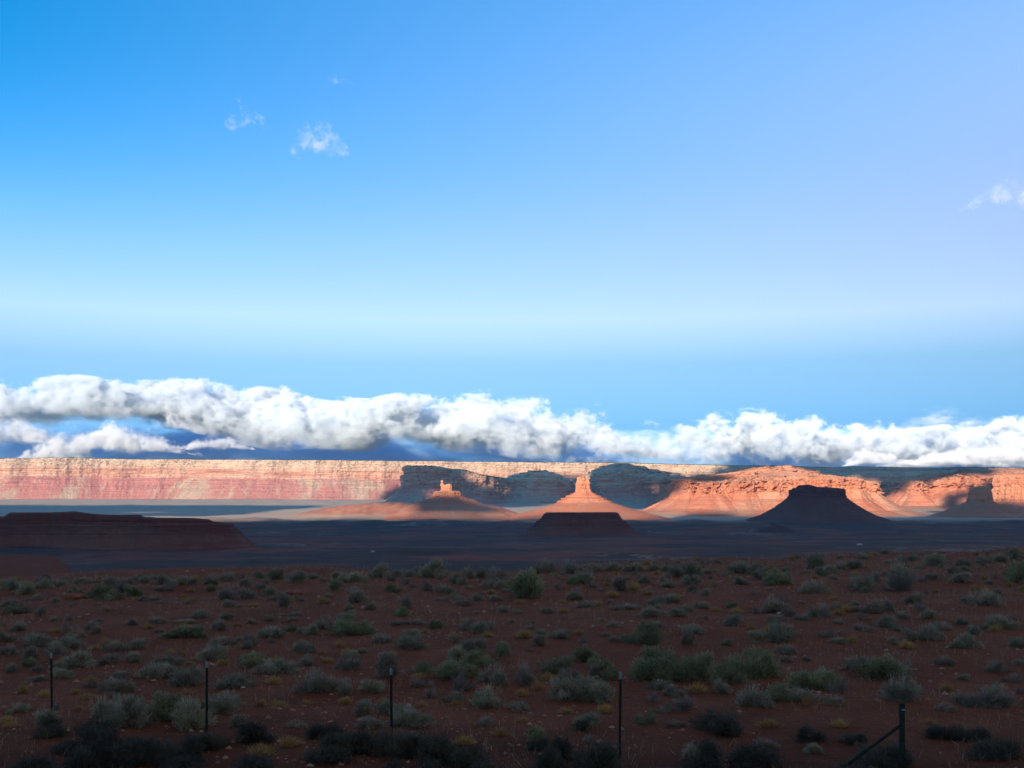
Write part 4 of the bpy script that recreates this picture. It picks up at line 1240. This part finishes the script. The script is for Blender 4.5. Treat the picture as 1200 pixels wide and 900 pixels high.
add(400, 640, 3, [(45, 128, 116, 44, S_), (145, 110, 74, 48, S_), (228, 108, 50, 24, S_), (268, 98, 46, 28, D_), (340, 112, 120, 62, S_), (440, 116, 60, 40, S_), (490, 112, 60, 34, S_), (400, 132, 54, 36, S_), (552, 120, 90, 72, T_), (556, 108, 50, 34, S_), (545, 148, 54, 36, D_), (590, 146, 50, 30, D_), (672, 182, 144, 84, G_), (712, 96, 60, 50, D_),
                  (725, 92, 48, 36, S_), (800, 98, 100, 54, S_), (860, 90, 50, 24, S_), (900, 90, 50, 22, S_), (950, 88, 64, 32, S_), (1010, 90, 50, 22, S_), (1040, 90, 54, 30, S_), (1095, 86, 50, 24, S_), (1140, 90, 50, 28, S_), (1180, 112, 90, 38, S_), (806, 136, 56, 30, G_), (862, 134, 72, 40, S_), (40, 200, 84, 54, D_), (175, 164, 52, 28, G_),
                  (205, 158, 36, 16, Y_), (230, 220, 64, 42, D_), (215, 248, 62, 34, G_), (362, 166, 66, 34, D_), (420, 210, 130, 40, T_), (300, 158, 60, 40, T_), (480, 192, 60, 36, T_), (830, 190, 96, 48, S_), (980, 158, 76, 46, D_), (1030, 160, 64, 40, Y_), (1080, 172, 50, 20, Y_), (1068, 130, 44, 28, S_), (1145, 144, 84, 30, S_), (1165, 198, 64, 32, D_),
                  (872, 216, 90, 22, D_), (1014, 226, 112, 22, D_), (1135, 252, 120, 40, D_), (1082, 346, 124, 78, G_), (40, 314, 116, 62, G_), (332, 290, 50, 34, G_), (440, 296, 62, 40, D_), (482, 310, 72, 44, S_), (525, 294, 44, 30, D_), (395, 340, 68, 40, T_), (250, 364, 116, 50, S_), (480, 374, 88, 46, S_), (564, 388, 76, 54, G_), (400, 398, 76, 48, S_),
                  (758, 328, 80, 34, D_), (836, 312, 40, 24, Y_), (928, 318, 40, 16, S_), (670, 274, 40, 20, T_), (195, 278, 80, 18, D_), (130, 342, 90, 30, D_), (910, 264, 40, 14, S_), (30, 438, 80, 50, D_), (160, 466, 136, 80, D_), (275, 444, 84, 38, G_), (370, 470, 152, 62, G_), (476, 424, 112, 50, G_), (470, 462, 50, 50, G_), (545, 486, 92, 62, D_),
                  (632, 486, 104, 72, D_), (740, 448, 130, 58, G_), (855, 408, 80, 50, G_), (790, 474, 80, 44, D_), (830, 470, 44, 24, S_), (410, 516, 110, 80, T_), (395, 548, 80, 36, D_), (520, 568, 136, 76, S_), (800, 546, 170, 76, S_), (905, 556, 120, 72, S_), (1125, 480, 190, 90, G_), (1150, 440, 150, 96, G_), (930, 474, 80, 50, G_), (895, 470, 70, 50, D_),
                  (260, 498, 100, 44, T_), (100, 514, 90, 40, S_), (20, 520, 90, 50, D_), (270, 470, 60, 30, Y_), (145, 556, 50, 28, Y_), (280, 566, 50, 26, Y_), (725, 476, 60, 36, Y_), (690, 508, 50, 40, Y_), (580, 496, 36, 30, Y_), (10, 556, 60, 30, Y_), (235, 640, 170, 66, S_), (110, 640, 100, 40, D_), (400, 560, 40, 20, Y_), (620, 578, 90, 30, D_), (510, 640, 70, 36, D_),
                  (790, 590, 60, 30, Y_), (930, 590, 80, 44, Y_), (1130, 590, 60, 24, D_), (1110, 508, 110, 36, D_), (1170, 530, 80, 40, D_), (60, 740, 180, 90, S_), (200, 760, 200, 100, S_), (340, 750, 170, 80, D_), (430, 700, 90, 40, Y_), (560, 670, 70, 34, Y_), (690, 720, 110, 40, D_), (850, 650, 90, 36, D_), (640, 620, 50, 24, Y_)])
add(800, 640, 3, [(30, 110, 90, 56, S_), (42, 138, 60, 36, S_), (90, 174, 46, 26, S_), (34, 164, 54, 28, D_), (215, 98, 112, 46, S_), (200, 138, 62, 30, S_), (278, 116, 72, 32, D_), (345, 134, 72, 46, G_), (306, 140, 44, 20, G_), (466, 78, 92, 50, S_), (530, 96, 60, 34, S_), (480, 104, 60, 30, S_), (600, 80, 70, 32, S_), (565, 84, 50, 28, D_), (475, 166, 112, 44, D_),
                  (630, 158, 80, 50, S_), (680, 126, 50, 36, D_), (785, 160, 150, 112, T_), (770, 156, 110, 90, S_), (830, 200, 64, 40, D_), (880, 120, 56, 28, D_), (890, 68, 74, 36, S_), (1000, 70, 70, 34, S_), (950, 96, 60, 24, S_), (1000, 130, 66, 34, S_), (1165, 126, 96, 80, G_), (1180, 50, 60, 44, S_), (1120, 56, 60, 28, S_), (1060, 62, 50, 24, S_), (830, 80, 50, 24, S_), (1070, 212, 116, 52, D_), (1110, 170, 40, 24, D_),
                  (710, 232, 96, 46, D_), (640, 236, 80, 24, D_), (500, 252, 80, 52, D_), (318, 236, 110, 50, D_), (264, 240, 44, 42, T_), (365, 220, 40, 20, G_), (730, 284, 68, 40, S_), (776, 258, 62, 30, D_), (868, 256, 70, 30, S_), (632, 298, 70, 26, D_), (548, 274, 44, 20, D_), (872, 334, 116, 58, D_), (1010, 358, 104, 50, S_), (1115, 292, 110, 52, S_), (1018, 296, 40, 16, D_),
                  (195, 282, 74, 40, S_), (190, 270, 50, 50, T_), (72, 220, 52, 26, S_), (350, 336, 116, 64, S_), (300, 318, 40, 20, Y_), (602, 340, 44, 30, Y_), (548, 206, 36, 18, Y_), (510, 322, 44, 24, D_), (375, 378, 92, 32, D_), (25, 348, 72, 44, D_), (50, 306, 116, 26, D_), (160, 352, 44, 20, G_), (245, 296, 44, 24, Y_), (210, 460, 150, 80, G_), (300, 470, 170, 105, G_), (180, 488, 130, 60, G_),
                  (440, 500, 130, 66, G_), (510, 510, 130, 70, G_), (360, 540, 150, 56, G_), (410, 550, 120, 50, D_), (555, 520, 80, 76, T_), (735, 468, 170, 72, G_), (790, 460, 70, 70, T_), (615, 440, 104, 50, S_), (925, 420, 66, 36, D_), (1105, 444, 76, 40, D_), (1000, 470, 50, 16, S_), (30, 476, 120, 100, G_), (60, 520, 110, 44, Y_), (250, 566, 116, 72, D_), (140, 520, 80, 46, D_), (435, 404, 40, 18, D_),
                  (780, 548, 150, 84, D_), (1010, 560, 110, 44, D_), (1110, 570, 150, 70, D_), (1185, 420, 40, 26, D_), (1170, 480, 60, 30, D_), (535, 560, 80, 34, D_), (435, 560, 40, 40, Y_), (940, 510, 80, 36, Y_), (940, 580, 60, 30, D_), (140, 680, 190, 80, D_), (310, 640, 100, 36, Y_), (560, 640, 80, 36, Y_), (470, 690, 120, 50, D_), (900, 680, 140, 50, D_), (1080, 690, 130, 50, D_), (640, 700, 90, 40, D_)])

COLS = [(115, 'far left'), (285, 'under the dark long butte'), (455, 'under the sunlit mesa'), (595, 'under the chimney butte'), (760, 'under the low dark butte'), (900, 'under the sunlit headland'),
        (1050, 'under the big dark butte'), (9999, 'far right')]
ROWS = [(676, 'on the crest'), (704, 'below the crest'), (742, 'high upslope'), (778, 'midslope'), (812, 'near post tops'), (846, 'along the fence'), (9999, 'near the bottom')]
ORD = ['first', 'second', 'third', 'fourth', 'fifth', 'sixth', 'seventh', 'eighth', 'ninth', 'tenth', 'eleventh', 'twelfth']


def where(px, py):
    return next(t_ for m_, t_ in ROWS if py < m_), next(t_ for m_, t_ in COLS if px < m_)


def size_word(w_, h_):
    return 'broad' if w_ > 36 else 'tiny' if w_ < 14 else 'flat' if h_ < .28 * w_ else 'small' if w_ < 22 else 'middling'


for i_ in range(26):                                        # near-edge thicket, its leaves darkened to stand in for shade
    SPOTS.append((random.uniform(-20, 1220), random.uniform(890, 940), random.uniform(44, 85), random.uniform(22, 38), 'shade_tint_shrub'))
SPOTS = [(q[0], q[1], q[2], q[3], 'shade_tint_shrub') if q[1] > 856 and q[4] in ('sage', 'dark', 'green') else q for q in SPOTS]  # near shrubs take the darkened leaf in place of shade
cells = {}
for q in SPOTS:
    key = (q[4], size_word(q[2], q[3]), *where(q[0], q[1]))
    cells.setdefault(key, []).append(q)
placed = []
for (kind, sw, row, colw), qs in cells.items():
    qs.sort()
    for i, (px, py, w_, h_, _) in enumerate(qs):
        x, y = on_ground(px, py)
        name, words, cat = NAMES[kind]
        fol, stm = PROTO[kind][random.randrange(len(PROTO[kind]))]
        o = link(name, fol)
        st_ = link('woody_stems', stm, parent=o)
        k = y / F
        sx = max(w_ * k, 0.15)
        hz = {'sage': 0.55, 'dark': 0.45, 'green': 0.6, 'shade_tint_shrub': 0.52, 'grass': 0.5, 'twig': 0.8}[kind]
        sz = max(h_ * k, 0.12) / hz
        o.location = (x, y + sx * .3, tz1(x, y + sx * .3) - 0.02)
        o.scale = (sx * 1.04, sx * random.uniform(.85, 1.05), sz * random.uniform(.98, 1.1))
        o.rotation_euler = (0, 0, random.uniform(0, 6.28))
        n = len(qs)
        place = '' if n == 1 else (', left one', ', right one')[i] if n == 2 else (', left one', ', middle one', ', right one')[i] if n == 3 else f', {ORD[i]} from left'
        tag(o, f'{sw} {words} {row} {colw}{place}', cat, {'shrub': 'shrubs scattered over the red slope', 'grass tuft': 'dry grass tufts on the red slope', 'dead shrub': 'bare dead shrubs on the red slope'}[cat])
        placed.append((x, y, sx))

# small seedlings and tufts between them, and the hidden far side of the crest
pl = np.array(placed)
fill = []
tries = 0
while len(fill) < 600 and tries < 14000:
    tries += 1
    y = 11 + 82 * RNG.random() ** 0.8
    x = RNG.uniform(-.50, .50) * y
    if y > ridge_y(np.array([x]), np.array([y]))[0] - 1:
        continue
    if ((pl[:, 0] - x) ** 2 + (pl[:, 1] - y) ** 2 < (pl[:, 2] * .5 + .25) ** 2).any():
        continue
    fill.append((x, y))
for x, y in fill:
    kind = random.choices(['sage', 'dark', 'grass', 'twig', 'green'], [26, 24, 30, 16, 4])[0]
    name, words, cat = NAMES[kind]
    fol, stm = PROTO[kind][random.randrange(len(PROTO[kind]))]
    o = link(name, fol)
    s_ = random.uniform(.16, .55) * (0.8 + y / 120)
    o.location = (x, y, tz1(x, y) - .01)
    o.scale = (s_, s_, s_ * random.uniform(.7, 1.1))
    o.rotation_euler = (0, 0, random.uniform(0, 6.28))
    row, colw = where(600 + F * x / y, HY + (CZ - tz1(x, y)) * F / y)
    tag(o, f'stray little {words} {row} {colw}', cat, f'stray little plants {row} {colw}, {words}')


# dry stalks and stones: beyond counting
def dry_grass():
    n = 44000
    y = 10.5 + 88 * RNG.random(n) ** 1.1
    x = RNG.uniform(-.52, .52, n) * y
    keep = (fbm(x / 5, y / 5, 2.0, 3) + .35 * RNG.random(n) > 0.12) & (y < ridge_y(x, y) + 2)
    x, y = x[keep], y[keep]
    n = len(x)
    rng = np.random.default_rng(8)
    b = np.stack([x, y, tz(x, y) - .01], 1)
    d = unit(rng.normal(0, .35, (n, 3)) + (0, 0, 1))
    V, Fq, tt = blades(b, d, rng.uniform(.05, .24, n) * (0.8 + y / 90), rng.uniform(.002, .005, n) * (0.8 + y / 40), rng.uniform(0, 1, n), rng)
    o = link('dry_grass', mesh_np('dry_grass', V, Fq, False, None, {'tint': tt}), leaf_mat('dry_stalk', (0.20, 0.13, 0.08), (0.42, 0.33, 0.22), .1))
    return tag(o, 'thin dry stalks sprinkled over the red soil', 'dry grass', kind='stuff')


def gravel():
    rng = np.random.default_rng(12)
    n = 17000
    y = 10.5 + 85 * rng.random(n) ** 1.15
    x = rng.uniform(-.52, .52, n) * y
    keep = (fbm(x / 7, y / 7, 6.0, 3) + .5 * rng.random(n) > 0.22) & (y < ridge_y(x, y) + 1)
    x, y = x[keep], y[keep]
    n = len(x)
    ov = np.array([(1, 0, 0), (0, 1, 0), (-1, 0, 0), (0, -1, 0), (0, 0, .7), (0, 0, -.5)])
    of = np.array([(0, 1, 4), (1, 2, 4), (2, 3, 4), (3, 0, 4), (1, 0, 5), (2, 1, 5), (3, 2, 5), (0, 3, 5)])
    sc = (.014 + .055 * rng.random(n) ** 4)[:, None, None] * (0.8 + y / 60)[:, None, None]
    ang = rng.uniform(0, 6.28, n)
    V = ov[None] * sc * rng.uniform(.6, 1.3, (n, 6, 3))
    c, s = np.cos(ang)[:, None], np.sin(ang)[:, None]
    V = np.stack([V[..., 0] * c - V[..., 1] * s, V[..., 0] * s + V[..., 1] * c, V[..., 2]], -1) + np.stack([x, y, tz(x, y)], -1)[:, None]
    Fc = of[None] + (np.arange(n) * 6)[:, None, None]
    o = link('gravel', mesh_np('gravel', V.reshape(-1, 3), Fc.reshape(-1, 3), False, None, {'tint': np.repeat(rng.random(n), 8)}), leaf_mat('pebble', (0.17, 0.075, 0.05), (0.36, 0.26, 0.21), 0.0, 0))
    return tag(o, 'loose red and pale stones over the soil', 'gravel', kind='stuff')


dry_grass()
gravel()

# ------------------------------------------------------------------ fence and the few made things
M['post'] = flat_mat('green_post_paint', (0.011, 0.020, 0.016), 0.8, 0.3, 14, spec=0.2)
M['tip'] = flat_mat('pale_post_tip', (0.17, 0.24, 0.27), 0.6, 0.2, 30)
M['wire'] = flat_mat('rusty_wire', (0.10, 0.075, 0.06), 0.6, 0.3, 40, 0.4)
M['white'] = flat_mat('white_paint', (0.72, 0.74, 0.74), 0.5, 0.08, 2)
M['glass'] = flat_mat('dark_glass', (0.02, 0.025, 0.03), 0.1, 0.1, 2, spec=0.6)
M['rubber'] = flat_mat('black_rubber', (0.02, 0.02, 0.02), 0.9, 0.2, 5)
M['plastic'] = flat_mat('white_plastic', (0.75, 0.77, 0.80), 0.4, 0.1, 9)
M['blue_plastic'] = flat_mat('blue_plastic', (0.05, 0.25, 0.55), 0.4, 0.1, 9)
M['stone'] = flat_mat('pale_stone', (0.40, 0.30, 0.26), 0.95, 0.3, 6)
M['red_stone'] = flat_mat('red_stone', (0.22, 0.075, 0.045), 0.95, 0.3, 5)


def t_post():
    t_ = bpy.data.objects.new('fence_post', None)
    COL.objects.link(t_)
    tee = [(-.022, -.004), (.022, -.004), (.022, .003), (.005, .003), (.005, .030), (-.005, .030), (-.005, .003), (-.022, .003)]
    a = MB()
    a.prism(tee, -.35, 1.13)
    for k in range(18):
        a.box((0, -.007, .12 + k * .055), (.012, .006, .012))
    a.build('steel_shaft', M['post'], t_)
    b = MB()
    b.prism([(x * 1.03, y_ * 1.03) for x, y_ in tee], 1.13, 1.24)
    b.build('painted_tip', M['tip'], t_)
    return t_


POSTS = [(61, 845, 765, 'leftmost green steel fence post, farthest of the row'), (242, 866, 775, 'green steel fence post behind the broad clump of sagebrush at left'),
         (459, 871, 783, 'green steel fence post left of centre, above the pale stone'), (726, 889, 787, 'green steel fence post right of centre, nearest of the slim posts')]
pp = []
first = None
for px, pb, pt, lab in POSTS:
    y = CZ * F / (pb - HY)
    x = xat(px, y)
    if first is None:
        o = first = t_post()
    else:
        o = first.copy()
        COL.objects.link(o)
        for ch in first.children:
            c = ch.copy()
            COL.objects.link(c)
            c.parent = o
    g0 = tz1(x, y)
    o.location = (x, y, g0)
    o.scale = (0.85, 0.85, (zat(pt, y) - g0) / 1.24)
    o.rotation_euler = (R(random.uniform(-1, 1)), R(random.uniform(-1.2, 1.2)), R(15))
    tag(o, lab, 'fence post', 'steel posts of the wire fence')
    pp.append((x, y, g0, (zat(pt, y) - g0)))
y = 14.4
x = xat(1057, y)
g0 = tz1(x, y)
br = tag(bpy.data.objects.new('corner_post', None), 'thick dark corner post with a slanting brace at lower right', 'corner post')
COL.objects.link(br)
br.location = (x, y, g0)
a = MB(); a.tube([(0, 0, -.3), (0, 0, 0.98)], .038, 12); a.tube([(0, 0, 0.98), (0, 0, 1.01)], [.044, .026], 12); a.build('pipe_post', M['post'], br, True)
a = MB(); a.tube([(0, -.01, .74), (-.95, .18, -.05)], .022, 10); a.build('brace', M['post'], br, True)
a = MB(); a.box((0, -.05, .93), (.05, .012, .022), .004); a.build('wire_clip', M['tip'], br)
pp.append((x, y, g0, 1.0))
d0 = np.array(pp[1][:2]) - np.array(pp[0][:2])
ext = [(pp[0][0] - d0[0], pp[0][1] - d0[1], tz1(pp[0][0] - d0[0], pp[0][1] - d0[1]), pp[0][3])] + pp
for k, fz in enumerate((0.28, 0.50, 0.70, 0.89)):
    a = MB()
    pts = []
    for (x0, y0, z0, h0), (x1, y1, z1, h1) in zip(ext[:-1], ext[1:]):
        for f in (0, .25, .5, .75):
            pts.append((x0 + (x1 - x0) * f, y0 + (y1 - y0) * f - .012, (z0 + h0 * fz) * (1 - f) + (z1 + h1 * fz) * f - .03 * math.sin(math.pi * f)))
    pts.append((ext[-1][0], ext[-1][1] - .05, ext[-1][2] + ext[-1][3] * fz))
    a.tube(pts, .0014, 4)
    for (p, q_) in zip(pts[:-1], pts[1:]):
        for f in np.arange(.1, 1, .22):
            c_ = [p[i] + (q_[i] - p[i]) * f for i in range(3)]
            a.tube([(c_[0] - .004, c_[1] - .008, c_[2] - .012), (c_[0] + .004, c_[1] + .008, c_[2] + .012)], .001, 3)
    tag(a.build('barbed_wire', M['wire']), ['lowest', 'second lowest', 'second highest', 'highest'][k] + ' of four thin barbed wires strung between the fence posts', 'wire', 'wires of the fence')


def lump(name, px, py, w_px, mat, label, cat, flat=.6, seed=0, sink=.2):
    x, y = on_ground(px, py)
    r = w_px * y / F / 2
    V, Fq = [], []
    nu, nv = 14, 9
    for i in range(nu):
        for j in range(nv):
            th, ph = 2 * math.pi * i / nu, math.pi * j / (nv - 1)
            V.append((math.sin(ph) * math.cos(th), math.sin(ph) * math.sin(th), -math.cos(ph)))
    V = np.array(V)
    k = 1 + .45 * fbm(V[:, 0] * 1.3 + seed, V[:, 1] * 1.3, V[:, 2] * 1.3, 3)
    V = V * k[:, None] * (r, r * .8, r * flat)
    o = link(name, mesh_np(name, V, grid_faces(nu, nv, True)), mat)
    o.location = (x, y, tz1(x, y) + r * flat * (1 - sink * 2))
    return tag(o, label, cat)


lump('boulder', 88, 702, 22, M['red_stone'], 'red slab of rock on the slope among shrubs at left', 'rock', .4, 1)
lump('boulder', 345, 697, 20, M['red_stone'], 'red earth-coloured boulder below the crest under the sunlit mesa wall', 'rock', .35, 2)
lump('stone', 479, 829, 7, M['stone'], 'pale stone lying right of the fence post left of centre', 'stone', .8, 3)
lump('stone', 80, 857, 4, M['stone'], 'small pale stone near the foot of the leftmost fence post', 'stone', .5, 4)
lump('stone', 374, 700, 5, M['stone'], 'small pale stone below the crest under the sunlit mesa wall', 'stone', .5, 5)
lump('stone', 675, 707, 4, M['stone'], 'small pale stone below the crest under the low dark butte', 'stone', .5, 6)


def scrap(px, py, w_px, mat, label, seed):
    """A crumpled bit of plastic: a small bent sheet with thickness."""
    x, y = on_ground(px, py)
    s_ = w_px * y / F
    rng = np.random.default_rng(seed)
    n = 7
    g = np.stack(np.meshgrid(np.linspace(-.5, .5, n), np.linspace(-.5, .5, n), indexing='ij'), -1).reshape(-1, 2)
    z = .35 + .35 * fbm(g[:, 0] * 3 + seed, g[:, 1] * 3, 1.0, 3)
    V = np.concatenate([np.c_[g * s_, z * s_], np.c_[g * s_, z * s_ - .004]])
    q_ = grid_faces(n, n)
    o = link('plastic_scrap', mesh_np('plastic_scrap', V, np.concatenate([q_, q_[:, ::-1] + n * n])), mat)
    o.location = (x, y, tz1(x, y))
    return tag(o, label, 'litter')


scrap(773, 799, 6, M['plastic'], 'bright white plastic scrap caught by the broad green shrubs right of centre', 1)
scrap(285, 807, 4, M['plastic'], 'white plastic scrap on the soil right of the second fence post', 2)
scrap(853, 733, 5, M['blue_plastic'], 'little blue plastic scrap beside a grey shrub on the right slope', 3)
scrap(913, 720, 4, M['plastic'], 'white scrap lying below a dusky shrub under the large dark butte', 4)


def caravan(name, px, y, L, H, label, cat):
    x = xat(px, y)
    z = tz1(x, y)
    t_ = tag(bpy.data.objects.new(name, None), label, cat)
    COL.objects.link(t_)
    t_.location = (x, y, z)
    a = MB(); a.box((0, 0, .55 + H / 2), (L, 2.4, H), .3); a.build('body', M['white'], t_)
    for wx in (-L * .3, 0, L * .3):
        a = MB(); a.box((wx, -1.215, .55 + H * .62), (L * .13, .05, H * .25)); a.build('window', M['glass'], t_)
    for wx in (-L * .22, L * .22):
        for wy in (-1.0, 1.0):
            a = MB(); a.tube([(wx, wy - .12, .42), (wx, wy + .12, .42)], .42, 16); a.build('wheel', M['rubber'], t_)
    return t_


caravan('caravan', 1007.5, 2330, 11.0, 2.7, 'tiny white caravan far out on the shaded valley floor at right', 'caravan')
caravan('parked_van', 437, 1730, 5.4, 2.0, 'tiny white van far out on the shaded valley floor, left of centre', 'van')
